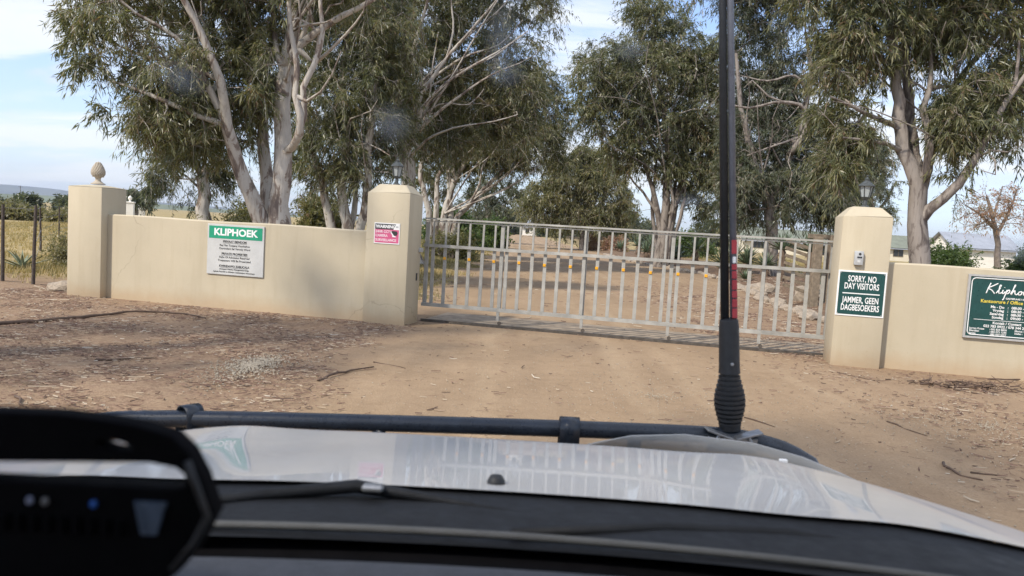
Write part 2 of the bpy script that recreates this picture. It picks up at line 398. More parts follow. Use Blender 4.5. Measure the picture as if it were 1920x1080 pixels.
TREES = {
 'gum_main': dict(base=[-5.46,17.5],
  limbs=[[[[-5.43,17.5,-0.31],[-5.44,17.5,0.8],[-5.43,17.5,1.41],[-5.4,17.5,2.38],[-5.37,17.5,3.34],[-5.4,17.6,4.32],[-5.44,17.8,5.43],[-5.3,18.0,6.57],[-5.24,18.3,7.75],[-5.16,18.5,9.16]],0.29,0.07],[[[-5.58,17.5,0.79],[-5.76,17.4,1.39],[-6.0,17.2,2.03],[-6.25,17.0,2.77],[-6.41,16.8,3.49],[-6.47,16.5,4.4],[-6.78,16.3,5.22],[-7.11,16.0,5.99],[-7.34,15.5,6.85]],0.19,0.05],[[[-6.41,16.8,3.49],[-6.84,16.5,4.49],[-7.34,16.3,5.19],[-8.04,16.0,5.56],[-8.59,15.7,6.02]],0.09,0.02],[[[-6.47,16.5,4.4],[-7.3,16.5,4.68],[-8.2,16.7,4.84],[-9.23,16.9,5.23]],0.07,0.015],[[[-6.41,16.8,3.49],[-6.93,16.5,3.64],[-7.53,16.3,3.86],[-8.21,16.3,4.09],[-8.88,16.5,4.26]],0.07,0.015],[[[-5.64,17.8,1.27],[-5.85,18.0,2.01],[-6.02,18.2,3.01],[-6.21,18.4,4.16],[-6.41,18.5,5.41],[-6.84,18.7,6.68],[-7.32,19.0,8.13]],0.2,0.05],[[[-5.36,17.5,3.04],[-5.08,17.2,3.11],[-4.87,17.0,3.43],[-4.85,16.9,3.82],[-4.98,16.9,4.22],[-4.94,16.9,4.79],[-5.12,16.9,5.58],[-5.25,17.0,6.84]],0.1,0.04],[[[-4.97,17.1,3.3],[-4.77,17.0,3.84],[-4.83,16.9,4.4],[-4.57,16.9,4.93],[-4.43,16.9,5.62],[-4.51,16.9,6.29],[-4.42,16.9,7.53]],0.09,0.03],[[[-5.4,17.6,5.03],[-5.16,17.5,5.38],[-4.69,17.3,5.73],[-4.11,17.2,6.06],[-3.4,17.1,6.44],[-2.6,17.0,7.11]],0.11,0.03],[[[-5.38,17.5,3.88],[-5.26,17.7,5.18],[-5.09,17.8,5.81],[-4.81,17.8,6.78],[-4.35,17.9,8.02]],0.09,0.03],[[[-5.37,17.5,4.66],[-5.79,17.9,5.67],[-5.91,18.0,6.53],[-5.86,18.1,7.77]],0.09,0.03],[[[-4.72,16.9,4.12],[-4.38,16.7,4.31],[-4.09,16.5,4.65],[-3.91,16.5,5.16]],0.035,0.01],[[[-5.31,17.51,5.72],[-5.0,17.54,6.61],[-4.68,17.57,7.01],[-4.58,17.57,7.54]],0.04407697012857065,0.014],[[[-4.72,17.41,5.75],[-4.76,17.14,5.8],[-5.0,16.96,5.9],[-5.14,16.91,5.81]],0.04904581974855565,0.014],[[[-4.74,17.48,5.77],[-4.99,17.42,6.58],[-5.11,17.38,7.13],[-4.99,17.37,7.64]],0.05470711533699793,0.014],[[[-4.74,17.5,5.05],[-4.67,17.51,5.65],[-4.82,17.52,6.07],[-4.8,17.52,6.48]],0.04333863168152282,0.014],[[[-5.25,17.34,5.68],[-4.62,16.84,6.34],[-3.98,16.51,6.84],[-3.67,16.4,7.23]],0.03903078595276516,0.014],[[[-4.72,17.43,5.76],[-4.37,17.2,6.27],[-4.09,17.05,6.29],[-3.87,17.0,6.63]],0.030859811124891168,0.014],[[[-4.69,17.34,5.02],[-3.93,16.87,5.57],[-3.49,16.55,6.02],[-3.4,16.45,6.32]],0.05141451060522598,0.014],[[[-5.26,17.36,5.69],[-4.91,16.96,5.74],[-4.33,16.69,5.77],[-4.19,16.6,5.8]],0.04032240602387383,0.014],[[[-5.33,17.37,4.63],[-4.93,16.98,5.84],[-4.99,16.73,6.57],[-4.73,16.64,7.17]],0.03134820730488108,0.014],[[[-5.46,17.51,5.01],[-5.16,17.55,5.98],[-4.93,17.57,6.57],[-4.57,17.58,6.81]],0.033243579178995515,0.014],[[[-7.2,17.3,5.45],[-7.69,16.71,4.83],[-7.76,16.31,4.37],[-7.96,16.18,4.02]],0.03980049651342073,0.01],[[[-6.78,17.27,4.53],[-7.49,16.59,4.68],[-7.88,16.13,4.44],[-8.07,15.98,4.62]],0.03657840097556839,0.01],[[[-7.78,17.28,5.41],[-7.2,16.61,5.59],[-6.75,16.16,5.65],[-6.72,16.01,5.88]],0.021734365052698438,0.01],[[[-7.25,17.27,3.74],[-7.58,16.57,4.52],[-7.49,16.1,4.74],[-7.79,15.95,5.14]],0.03884414442593438,0.01],[[[-7.8,17.34,5.42],[-8.33,16.84,5.4],[-8.71,16.51,5.5],[-8.84,16.41,5.53]],0.025764071409559698,0.01],[[[-6.62,17.35,3.55],[-7.67,16.91,4.69],[-8.07,16.61,5.17],[-8.51,16.51,5.53]],0.030692435897588445,0.01],[[[-6.61,17.33,3.55],[-7.01,16.82,4.76],[-6.95,16.49,5.6],[-7.12,16.37,6.13]],0.023674072974299007,0.01],[[[-6.61,17.31,3.55],[-6.58,16.75,4.68],[-7.01,16.38,5.15],[-6.94,16.26,5.5]],0.03530324482652552,0.01]],
  lobes=[[-6.66,17.5,4.82,1.35,1.21,1.1],[-7.63,16.5,4.44,1.15,1.04,1.04],[-8.56,16.5,5.39,1.27,1.14,0.81],[-9.19,16.2,5.55,0.68,0.61,0.57],[-9.06,16.5,4.58,0.52,0.47,0.46],[-8.19,16.5,3.85,0.69,0.62,0.58],[-7.49,17.0,3.51,0.95,0.86,0.71],[-6.33,18.3,5.0,0.77,1.27,1.41],[-8.06,17.5,2.95,0.67,0.61,0.49],[-7.22,18.1,3.56,0.89,0.8,0.89],[-6.82,18.5,6.13,1.42,1.28,0.91],[-8.27,17.5,6.95,2.2,1.98,0.98],[-5.9,17.5,7.43,2.45,2.2,1.1],[-4.25,17.5,7.76,1.59,1.43,0.98],[-9.82,17.5,6.98,1.1,0.99,0.86],[-4.7,18.1,6.51,0.76,0.68,0.51],[-6.42,18.7,3.68,0.52,0.59,0.65],[-3.8,17.8,6.95,0.75,0.67,0.5]]),
 'gum_small_left': dict(base=[-9.71,24.0],
  limbs=[[[[-9.71,24.0,-0.48],[-9.77,24.0,1.2],[-9.84,24.0,2.03],[-9.88,24.0,2.69]],0.24,0.19],[[[-9.88,24.0,2.61],[-10.34,23.7,3.54],[-10.81,23.5,4.29],[-11.09,23.3,4.89]],0.07,0.02],[[[-9.88,24.0,2.61],[-10.32,24.3,3.77],[-10.69,24.6,5.21]],0.07,0.02],[[[-9.86,24.0,2.64],[-9.76,24.0,3.85],[-9.48,23.7,5.29]],0.08,0.03],[[[-9.86,24.0,2.56],[-9.46,24.4,3.5],[-9.32,24.6,4.96]],0.08,0.03],[[[-9.85,24.0,2.19],[-10.54,24.4,2.68],[-11.27,24.5,2.98]],0.04,0.01],[[[-10.19,23.99,3.74],[-10.24,23.96,3.93],[-10.63,23.94,3.96],[-10.77,23.93,4.21]],0.031639378511535754,0.008],[[[-9.83,23.89,2.6],[-9.7,23.54,2.85],[-9.55,23.31,2.8],[-9.54,23.24,2.9]],0.020196712843833533,0.008],[[[-9.88,24.02,2.61],[-10.24,24.09,3.55],[-10.63,24.13,4.17],[-10.52,24.14,4.69]],0.026672535292062823,0.008],[[[-9.84,23.9,2.6],[-10.54,23.61,2.55],[-10.61,23.42,2.93],[-11.06,23.35,2.89]],0.034422169834251254,0.008],[[[-10.15,23.9,3.74],[-9.37,23.59,3.79],[-9.03,23.39,3.68],[-9.08,23.32,3.59]],0.02032355312569327,0.008],[[[-10.41,23.88,3.55],[-10.62,23.51,4.05],[-10.83,23.26,4.29],[-10.65,23.18,4.62]],0.025068452924417978,0.008]],
  lobes=[[-11.2,24.0,2.69,0.5,0.45,0.5],[-10.62,24.0,3.14,0.84,0.76,0.67],[-9.72,24.5,2.56,0.51,0.54,0.6],[-10.4,24.0,4.14,1.26,1.13,0.92],[-11.39,24.0,3.84,0.67,0.6,0.59],[-9.6,24.8,3.27,0.52,0.7,0.78],[-10.26,24.4,1.94,0.6,0.54,0.38],[-11.51,24.0,2.43,0.23,0.33,0.37],[-11.19,24.0,2.28,0.37,0.33,0.23]]),
 'gum_cluster': dict(base=[-5.87,26.0],
  limbs=[[[[-6.09,26.0,0.16],[-6.32,26.0,1.42],[-6.62,26.0,2.66],[-6.91,26.0,3.54],[-7.23,26.0,4.77],[-7.16,26.0,6.19],[-7.43,26.0,7.57]],0.2,0.05],[[[-5.78,26.0,0.18],[-5.78,26.0,1.45],[-5.98,26.0,2.88],[-5.87,26.0,4.49],[-6.12,26.0,6.07],[-5.98,26.0,7.83],[-6.26,26.0,9.55]],0.22,0.05],[[[-5.6,26.0,0.19],[-5.25,26.0,1.39],[-5.07,26.0,2.75],[-5.14,26.0,4.18],[-4.99,26.0,5.78],[-5.29,26.0,7.52],[-5.17,26.0,8.92]],0.2,0.05],[[[-5.83,26.6,0.34],[-5.71,26.8,1.83],[-5.67,26.9,3.14],[-5.91,27.0,4.62]],0.14,0.06],[[[-5.38,25.4,0.37],[-4.85,25.2,1.15],[-4.67,25.2,1.86],[-4.39,25.2,2.75]],0.14,0.04],[[[-5.83,25.81,4.47],[-5.58,25.24,4.89],[-4.87,24.87,5.12],[-4.64,24.74,5.47]],0.03746320744147683,0.01],[[[-6.6,25.9,2.66],[-6.57,25.61,3.45],[-6.36,25.41,4.07],[-6.43,25.35,4.27]],0.04107230330996568,0.01],[[[-5.03,25.78,2.74],[-5.07,25.11,3.67],[-5.11,24.66,4.51],[-5.06,24.52,4.95]],0.035009733355822026,0.01],[[[-6.6,25.91,2.66],[-6.11,25.66,3.89],[-5.03,25.49,4.15],[-4.95,25.43,4.75]],0.048253516757544815,0.01],[[[-5.11,25.86,4.17],[-4.63,25.44,3.98],[-4.26,25.16,3.77],[-4.29,25.07,3.95]],0.030568439607840545,0.01],[[[-5.04,25.83,2.75],[-5.92,25.32,4.19],[-6.07,24.98,5.13],[-6.45,24.86,5.6]],0.04216416786055881,0.01],[[[-5.04,25.85,2.75],[-5.86,25.42,4.78],[-5.85,25.13,5.61],[-6.32,25.03,6.5]],0.030250453977100054,0.01],[[[-5.97,25.94,2.88],[-6.54,25.75,4.56],[-7.16,25.62,5.4],[-7.37,25.58,6.04]],0.03253669450860165,0.01]],
  lobes=[[-6.39,26.0,3.93,1.36,1.23,1.09],[-5.11,26.0,3.65,1.09,0.98,0.91],[-6.82,26.0,5.68,1.09,1.31,1.45],[-5.39,26.0,5.76,1.55,1.39,1.45],[-6.0,26.0,7.66,1.73,1.55,1.36],[-6.9,26.0,3.09,0.73,0.65,0.51],[-4.77,26.0,7.9,1.36,1.23,1.36],[-6.26,26.0,9.55,2.18,1.96,1.36],[-4.43,27.0,4.89,0.76,1.02,1.13],[-7.82,27.5,6.99,0.77,1.04,1.15],[-7.78,27.0,4.51,0.76,0.85,0.94],[-4.7,27.2,6.01,0.95,1.2,1.33],[-6.35,27.6,2.86,1.16,1.04,0.39]]),
 'gum_fan': dict(base=[-3.93,30.0],
  limbs=[[[[-3.9,30.0,-0.3],[-4.09,30.0,1.99],[-4.25,30.0,3.44],[-4.37,30.0,4.26],[-4.54,30.0,4.76],[-4.85,30.0,6.07],[-5.18,30.0,7.68],[-5.19,30.0,9.29],[-5.11,30.0,11.49]],0.33,0.05],[[[-4.42,30.0,4.36],[-4.48,29.7,6.45],[-4.25,29.5,8.22],[-3.83,29.4,9.8],[-3.49,29.4,11.77]],0.12,0.03],[[[-4.37,30.0,4.26],[-3.98,29.2,6.0],[-3.08,29.0,7.59],[-2.13,28.8,8.76],[-1.11,28.5,9.98]],0.12,0.03],[[[-4.18,29.3,4.9],[-3.54,29.0,6.23],[-2.4,28.8,7.24],[-1.07,28.8,8.09],[0.03,28.8,8.93]],0.09,0.02],[[[-4.47,30.3,4.49],[-3.57,29.4,5.49],[-2.38,29.0,6.45],[-1.23,29.0,7.3],[-0.2,29.0,7.79]],0.08,0.015],[[[-4.47,30.0,4.56],[-5.22,30.5,5.61],[-5.93,30.6,6.77],[-6.25,30.8,8.41]],0.09,0.02],[[[-4.48,29.6,4.72],[-4.7,29.5,6.6],[-4.6,29.3,8.16],[-4.76,29.2,9.69],[-4.47,29.2,11.06]],0.08,0.02],[[[-4.23,29.6,4.12],[-3.53,29.0,4.76],[-2.52,28.6,5.21],[-1.05,28.6,5.53],[-0.18,28.8,5.86]],0.06,0.015],[[[-2.98,29.0,7.69],[-2.74,29.0,8.78],[-2.88,29.0,9.93],[-2.77,29.0,11.09]],0.05,0.02],[[[-3.52,29.1,6.21],[-3.45,29.1,7.59],[-3.31,29.1,8.77]],0.05,0.02],[[[-5.0,30.0,7.08],[-5.98,30.5,8.36],[-6.69,30.6,9.77]],0.06,0.02],[[[-4.5,29.73,4.79],[-3.73,28.91,5.97],[-2.71,28.36,6.87],[-2.28,28.18,7.38]],0.042348418223001706,0.012],[[[-4.1,29.8,5.98],[-4.61,29.2,6.82],[-5.33,28.8,6.75],[-5.61,28.66,7.13]],0.04300667774446584,0.012],[[[-4.38,29.72,4.33],[-2.52,28.88,7.47],[-1.29,28.32,9.57],[-0.49,28.13,10.8]],0.04977408014539511,0.012],[[[-4.4,29.9,4.35],[-3.57,29.59,6.15],[-2.86,29.39,6.89],[-2.64,29.32,7.77]],0.06832855593519178,0.012],[[[-4.4,29.89,4.35],[-4.19,29.58,5.62],[-3.37,29.37,6.57],[-3.3,29.3,7.03]],0.061010133114787424,0.012],[[[-4.83,29.88,6.05],[-2.59,29.51,7.85],[-1.02,29.26,8.48],[-0.19,29.18,9.42]],0.06461690964499095,0.012],[[[-4.82,29.81,6.04],[-3.98,29.23,6.68],[-3.55,28.85,7.01],[-3.39,28.72,7.2]],0.06589562084232589,0.012],[[[-4.38,29.74,5.25],[-4.99,28.94,6.4],[-5.11,28.42,7.12],[-5.21,28.24,7.82]],0.05142620493860584,0.012],[[[-4.4,29.83,5.26],[-3.13,29.32,6.16],[-2.01,28.98,6.16],[-1.47,28.87,6.75]],0.061968309894078026,0.012],[[[-4.82,29.79,6.04],[-2.81,29.18,7.22],[-1.2,28.76,7.9],[-0.25,28.63,8.71]],0.05807251847669386,0.012],[[[-4.83,29.87,6.05],[-2.46,29.47,8.52],[-0.9,29.21,9.97],[-0.17,29.12,11.26]],0.05315373992330508,0.012],[[[-4.82,29.81,6.04],[-4.77,29.23,6.34],[-4.28,28.85,6.61],[-4.51,28.73,6.7]],0.06346730275070406,0.012],[[[-4.1,29.84,5.99],[-3.87,29.35,7.35],[-4.13,29.02,8.17],[-3.77,28.91,8.62]],0.041202394062850395,0.012]],
  lobes=[[-4.78,31.0,7.92,1.84,1.66,1.73],[-2.88,31.0,8.44,1.73,1.56,1.73],[-1.13,30.5,7.82,1.28,1.34,1.49],[-4.03,31.0,10.04,2.17,1.95,1.52],[-1.89,30.6,10.05,2.03,1.83,1.28],[-0.44,30.3,6.79,1.17,1.05,1.17],[-2.1,31.0,5.76,1.73,1.56,1.08],[-0.37,30.5,5.58,1.07,0.96,1.07],[-4.19,31.3,6.11,1.31,1.18,1.2],[0.72,30.3,9.87,0.72,0.76,0.85],[0.27,30.3,10.49,0.85,0.76,0.64],[-0.3,30.0,11.37,1.89,1.7,1.26],[-3.37,30.0,11.39,2.94,2.64,1.26],[-3.11,31.0,4.64,1.19,1.07,0.76],[0.0,30.2,8.02,0.42,0.86,0.95],[-6.01,31.2,6.2,0.87,1.18,1.31],[-1.0,30.4,9.23,1.49,1.34,1.28],[-2.4,31.2,7.04,1.75,1.57,1.31],[0.33,30.3,7.86,0.85,1.14,1.27],[-5.68,31.0,9.11,1.3,1.56,1.73],[-0.42,30.6,6.43,1.28,1.35,1.5],[-3.47,31.5,6.39,1.54,1.39,1.32]]),
 'gum_spreading': dict(base=[-3.56,38.0],
  limbs=[[[[-4.19,38.0,0.2],[-4.27,38.0,1.36],[-4.47,38.0,2.67],[-4.87,38.0,4.22],[-4.63,38.0,5.8],[-4.97,38.0,7.33]],0.22,0.06],[[[-3.55,38.0,0.23],[-3.55,38.0,2.19],[-3.15,38.0,3.8],[-2.44,38.0,5.15],[-1.45,38.0,6.25],[-0.79,38.0,7.58]],0.24,0.05],[[[-3.23,38.0,0.25],[-3.04,38.0,1.7],[-2.31,38.0,2.79],[-1.31,38.0,3.9],[-0.07,38.0,5.23],[0.71,38.0,5.85]],0.2,0.03],[[[-3.39,38.0,0.24],[-3.27,38.0,2.48],[-3.5,38.0,4.3],[-3.73,38.0,6.11],[-3.42,38.0,7.68]],0.2,0.05],[[[-3.05,38.0,1.83],[-2.56,38.0,2.57],[-1.07,38.0,3.34],[0.51,38.0,4.33]],0.1,0.02],[[[-3.87,38.0,0.22],[-3.97,38.0,2.17],[-3.96,38.0,4.01],[-3.04,38.0,5.63],[-2.62,38.0,7.47]],0.2,0.04],[[[-3.15,38.0,3.8],[-3.26,38.0,4.84],[-2.82,38.0,6.42],[-1.98,38.0,7.77]],0.1,0.03],[[[-2.33,37.5,2.73],[-1.85,37.4,3.71],[-1.77,37.3,4.61],[-0.91,37.3,5.42]],0.07,0.02],[[[-3.13,37.71,3.78],[-3.3,36.84,5.08],[-4.13,36.26,6.26],[-4.13,36.07,6.71]],0.03625070546077297,0.012],[[[-4.55,37.76,4.74],[-3.95,37.06,5.33],[-3.52,36.59,6.08],[-3.74,36.43,6.47]],0.05056989660540488,0.012],[[[-3.52,37.76,2.19],[-1.01,37.03,3.27],[0.12,36.54,3.95],[1.04,36.38,4.77]],0.0407570948423286,0.012],[[[-2.42,37.75,5.12],[-3.18,36.99,6.71],[-2.74,36.49,7.5],[-3.33,36.32,8.29]],0.041364522388810054,0.012],[[[-2.35,37.89,2.79],[-0.87,37.55,3.95],[-0.27,37.33,4.51],[0.36,37.25,5.44]],0.0686665328264379,0.012],[[[-2.43,37.85,5.13],[-0.61,37.39,6.22],[0.37,37.08,6.57],[1.27,36.98,6.98]],0.053038727187390305,0.012],[[[-3.54,37.89,2.19],[-2.33,37.55,4.3],[-1.11,37.32,5.73],[-0.58,37.24,6.66]],0.05806098556342264,0.012],[[[-3.54,37.88,2.19],[-1.58,37.52,3.43],[-0.31,37.28,4.52],[0.5,37.2,4.98]],0.06297406073448959,0.012],[[[-3.48,37.82,4.29],[-2.51,37.27,5.17],[-1.65,36.91,5.97],[-1.2,36.78,6.33]],0.05894811378281026,0.012],[[[-3.13,37.67,3.78],[-1.3,36.69,5.14],[-0.77,36.03,6.24],[0.16,35.81,7.01]],0.03671185448436805,0.012],[[[-3.47,37.7,4.28],[-3.29,36.78,4.16],[-3.42,36.17,4.61],[-3.16,35.97,4.47]],0.0658203615778198,0.012]],
  lobes=[[-1.91,39.0,5.81,2.45,2.21,1.5],[0.2,38.0,6.34,1.73,1.55,1.46],[1.33,38.0,7.31,1.01,1.08,1.2],[1.93,38.0,6.13,0.74,0.84,0.93],[-3.38,39.0,5.46,1.5,1.35,1.36],[-0.23,38.6,4.8,1.21,1.09,0.54],[-4.31,39.5,4.09,1.24,1.12,0.97],[-2.15,39.0,7.66,2.73,2.45,1.5],[0.48,38.0,8.3,1.33,1.2,1.2],[1.59,38.0,5.25,0.93,0.84,0.53],[-4.27,39.0,7.0,1.64,1.47,1.5],[0.42,38.0,9.19,0.8,0.72,0.8],[-5.94,40.0,5.13,1.4,1.26,1.12],[-1.03,39.5,6.73,1.93,1.74,1.38]]),
 'gum_far': dict(base=[-2.79,85.0],
  limbs=[[[[-2.8,85.0,0.16],[-3.06,85.0,1.74],[-3.36,85.0,3.79],[-3.9,85.0,6.11]],0.3,0.1],[[[-3.02,85.0,2.04],[-1.98,85.0,3.58],[-0.59,85.0,5.13]],0.15,0.05]],
  lobes=[[-4.08,85.0,4.04,2.67,2.41,1.9],[-1.38,85.0,3.44,1.66,1.5,1.55],[-5.22,85.0,3.09,1.55,1.39,1.19],[-3.0,85.0,5.87,2.38,2.14,1.19],[0.05,85.0,4.29,1.43,1.6,1.78],[0.43,85.0,5.78,0.83,1.07,1.19]]),
 'gum_olive': dict(base=[6.4,72.0],
  limbs=[[[[6.41,72.0,0.09],[6.19,72.0,1.99],[5.8,72.0,3.96],[5.39,72.0,6.43],[5.16,72.0,8.4]],0.24,0.08],[[[6.19,72.0,1.99],[7.27,72.0,4.55],[7.88,72.0,6.58]],0.18,0.06],[[[6.2,72.0,1.74],[4.09,72.0,3.37],[2.74,72.0,4.78]],0.18,0.06],[[[5.77,72.0,4.46],[4.4,72.0,6.37],[3.8,72.0,7.82]],0.12,0.05]],
  lobes=[[5.36,72.0,6.92,3.02,2.72,1.81],[2.99,72.0,4.8,2.52,2.27,1.81],[7.72,72.0,5.32,2.77,2.49,2.32],[1.32,72.0,3.45,1.61,1.45,1.31],[6.14,72.0,2.73,3.52,3.17,1.31],[9.32,72.0,3.92,1.91,1.72,1.81],[4.25,72.0,8.59,2.42,2.18,1.31],[6.87,72.0,8.25,1.91,1.72,1.81]]),
 'gum_right_avenue': dict(base=[8.13,42.0],
  limbs=[[[[7.94,42.0,-0.03],[7.87,42.0,2.08],[7.48,42.0,3.8],[6.97,42.0,5.22],[6.38,42.0,6.48],[5.52,42.0,8.01]],0.24,0.06],[[[8.2,42.0,-0.01],[8.14,42.0,2.38],[8.11,42.0,4.42],[8.12,42.0,5.86],[7.56,42.0,8.7],[6.77,42.0,11.49],[6.9,42.0,13.75],[7.53,42.0,16.01]],0.28,0.05],[[[8.49,42.0,0.0],[8.49,42.0,2.41],[8.77,42.0,4.17],[9.09,42.0,5.34],[9.87,42.0,7.98],[10.41,42.0,10.29]],0.22,0.05],[[[8.14,42.3,-0.03],[7.73,42.4,1.77],[7.45,42.4,3.23],[7.48,42.3,4.98],[7.54,42.2,7.0]],0.15,0.05],[[[8.53,41.6,0.02],[8.64,41.4,1.83],[8.92,41.3,3.29],[8.92,41.3,4.71],[8.47,41.4,6.4]],0.14,0.05],[[[8.23,41.3,0.08],[8.18,41.1,1.81],[8.34,41.0,3.24],[8.12,41.0,4.65],[8.26,41.1,6.07]],0.12,0.05],[[[7.86,42.0,2.66],[6.88,42.0,4.0],[6.03,42.0,4.88],[4.73,42.0,6.82]],0.09,0.03],[[[8.38,42.0,2.4],[8.5,42.0,3.86],[8.63,42.0,5.17],[8.78,42.0,7.05]],0.12,0.05],[[[8.31,41.6,2.97],[8.8,41.5,3.8],[8.88,41.5,4.72],[8.62,41.5,5.85]],0.1,0.04],[[[7.74,42.0,7.85],[8.51,42.0,8.75],[9.49,42.0,9.1],[10.49,42.0,9.3]],0.08,0.02],[[[6.9,42.0,10.93],[7.8,42.0,12.39],[8.6,42.0,13.28],[8.96,42.0,14.14]],0.07,0.015],[[[8.04,42.0,5.28],[6.43,42.0,7.49],[4.29,42.0,9.08]],0.1,0.03],[[[6.32,41.57,6.43],[8.3,40.27,8.16],[9.38,39.4,8.34],[10.03,39.12,9.27]],0.042514436329248166,0.015],[[[8.03,41.58,4.39],[7.04,40.33,7.79],[6.15,39.5,10.07],[6.15,39.22,11.38]],0.056960162784195634,0.015],[[[8.09,41.9,4.41],[7.46,41.61,6.73],[7.61,41.41,8.68],[7.76,41.34,9.53]],0.0391227283327429,0.015],[[[6.32,41.59,6.43],[6.85,40.35,6.96],[6.83,39.52,6.73],[7.4,39.25,7.07]],0.054752890259668535,0.015],[[[7.5,41.7,8.65],[6.11,40.82,7.76],[5.34,40.22,7.51],[4.91,40.03,7.04]],0.0628032818532872,0.015],[[[8.06,41.73,5.84],[5.91,40.91,7.89],[4.7,40.37,9.26],[3.81,40.19,9.8]],0.052917649072664226,0.015],[[[8.06,41.73,5.84],[7.88,40.9,8.42],[8.83,40.36,9.96],[8.74,40.17,11.16]],0.06564172341408109,0.015],[[[6.34,41.73,6.45],[6.33,40.91,8.33],[5.49,40.37,9.02],[5.76,40.19,9.54]],0.059396472373942494,0.015],[[[8.06,41.78,4.4],[6.65,41.13,5.49],[4.5,40.7,6.42],[3.89,40.55,6.89]],0.05840284505594659,0.015],[[[8.06,41.77,4.4],[9.03,41.08,7.35],[9.67,40.62,8.46],[10.29,40.47,9.82]],0.04892641874911815,0.015],[[[9.81,41.75,7.94],[7.47,40.99,8.16],[5.34,40.49,8.72],[3.89,40.32,8.73]],0.049535378102409454,0.015]],
  lobes=[[7.1,42.0,10.24,3.08,2.78,1.82],[4.76,42.0,10.67,2.11,1.9,1.47],[3.5,42.0,10.03,1.0,1.11,1.23],[3.76,42.0,8.34,1.06,0.95,1.06],[4.95,42.0,7.83,1.91,1.72,1.32],[7.28,42.0,7.68,2.5,2.25,1.53],[9.52,42.0,8.81,2.2,1.98,2.11],[6.23,42.0,6.19,1.62,1.45,1.06],[9.99,42.0,6.41,1.62,1.45,1.35],[10.6,42.0,4.28,1.41,1.27,1.17],[6.93,42.0,12.48,1.47,1.32,1.23],[6.41,42.0,13.72,1.29,1.16,1.03],[8.96,42.0,14.09,0.88,0.79,0.47],[10.49,42.0,11.14,1.62,1.45,1.62],[7.71,42.0,5.84,1.76,1.59,0.65],[6.46,42.0,3.02,0.35,0.63,0.7],[6.57,42.0,14.29,1.17,1.06,1.17],[11.03,42.0,2.56,0.88,0.79,0.47],[9.22,42.0,5.06,1.76,1.59,1.17],[5.73,42.0,9.16,1.76,1.59,1.17],[10.81,42.0,7.17,1.32,1.85,2.06],[8.11,42.0,12.13,1.76,1.59,1.17]]),
 'gum_dark': dict(base=[11.47,34.0],
  limbs=[[[[11.51,34.0,0.15],[11.33,34.0,2.04],[11.11,34.0,3.21],[10.73,34.0,4.36],[10.14,34.0,5.73],[9.57,34.0,7.55],[9.15,34.0,9.82]],0.32,0.06],[[[11.11,34.0,3.21],[11.67,34.0,4.88],[12.16,34.0,6.54],[12.5,34.0,8.87],[12.09,34.0,10.9]],0.2,0.05],[[[11.74,33.4,5.64],[12.19,33.0,6.76],[11.7,32.8,7.55],[10.57,32.8,7.59],[9.57,32.8,7.29],[8.37,33.0,7.54]],0.13,0.03],[[[12.35,34.0,8.4],[11.51,33.2,8.84],[10.39,33.2,8.55],[9.29,33.4,8.75]],0.09,0.02],[[[11.25,32.8,7.57],[10.29,32.7,7.83],[9.56,32.7,8.45],[9.25,32.7,8.1]],0.06,0.02],[[[12.18,33.5,6.37],[10.9,33.0,5.85],[9.69,33.0,5.33]],0.07,0.02],[[[11.18,34.0,2.98],[12.19,34.5,3.76],[13.65,34.8,4.82]],0.12,0.03],[[[11.26,34.5,3.35],[10.53,34.6,3.91],[9.55,34.6,4.09]],0.1,0.03],[[[11.59,33.74,4.86],[10.6,32.97,6.05],[10.8,32.46,6.42],[10.38,32.29,6.86]],0.04202130712014476,0.012],[[[12.06,33.81,7.73],[11.28,33.24,6.9],[10.81,32.87,6.88],[10.93,32.74,6.49]],0.03059973918672542,0.012],[[[12.13,33.91,6.53],[11.98,33.62,6.42],[11.25,33.43,6.25],[11.4,33.37,6.46]],0.04159107654247462,0.012],[[[10.65,33.75,4.34],[9.61,33.01,6.33],[9.45,32.52,7.91],[9.2,32.35,8.67]],0.05425178113776549,0.012],[[[11.05,33.81,3.2],[10.11,33.24,3.05],[9.9,32.86,3.22],[9.57,32.73,3.41]],0.05642879056449314,0.012],[[[12.09,33.8,6.51],[11.53,33.18,5.2],[11.59,32.77,4.71],[11.5,32.64,4.08]],0.04071091531589621,0.012],[[[10.64,33.73,4.34],[10.69,32.94,6.17],[10.46,32.4,6.88],[10.8,32.23,7.92]],0.04522251693451365,0.012],[[[11.01,33.7,3.19],[10.18,32.81,5.55],[9.81,32.22,6.68],[9.64,32.02,7.54]],0.05502948620290961,0.012],[[[10.64,33.74,4.34],[10.28,32.95,5.29],[9.57,32.42,5.99],[9.6,32.25,6.68]],0.0390013426057584,0.012]],
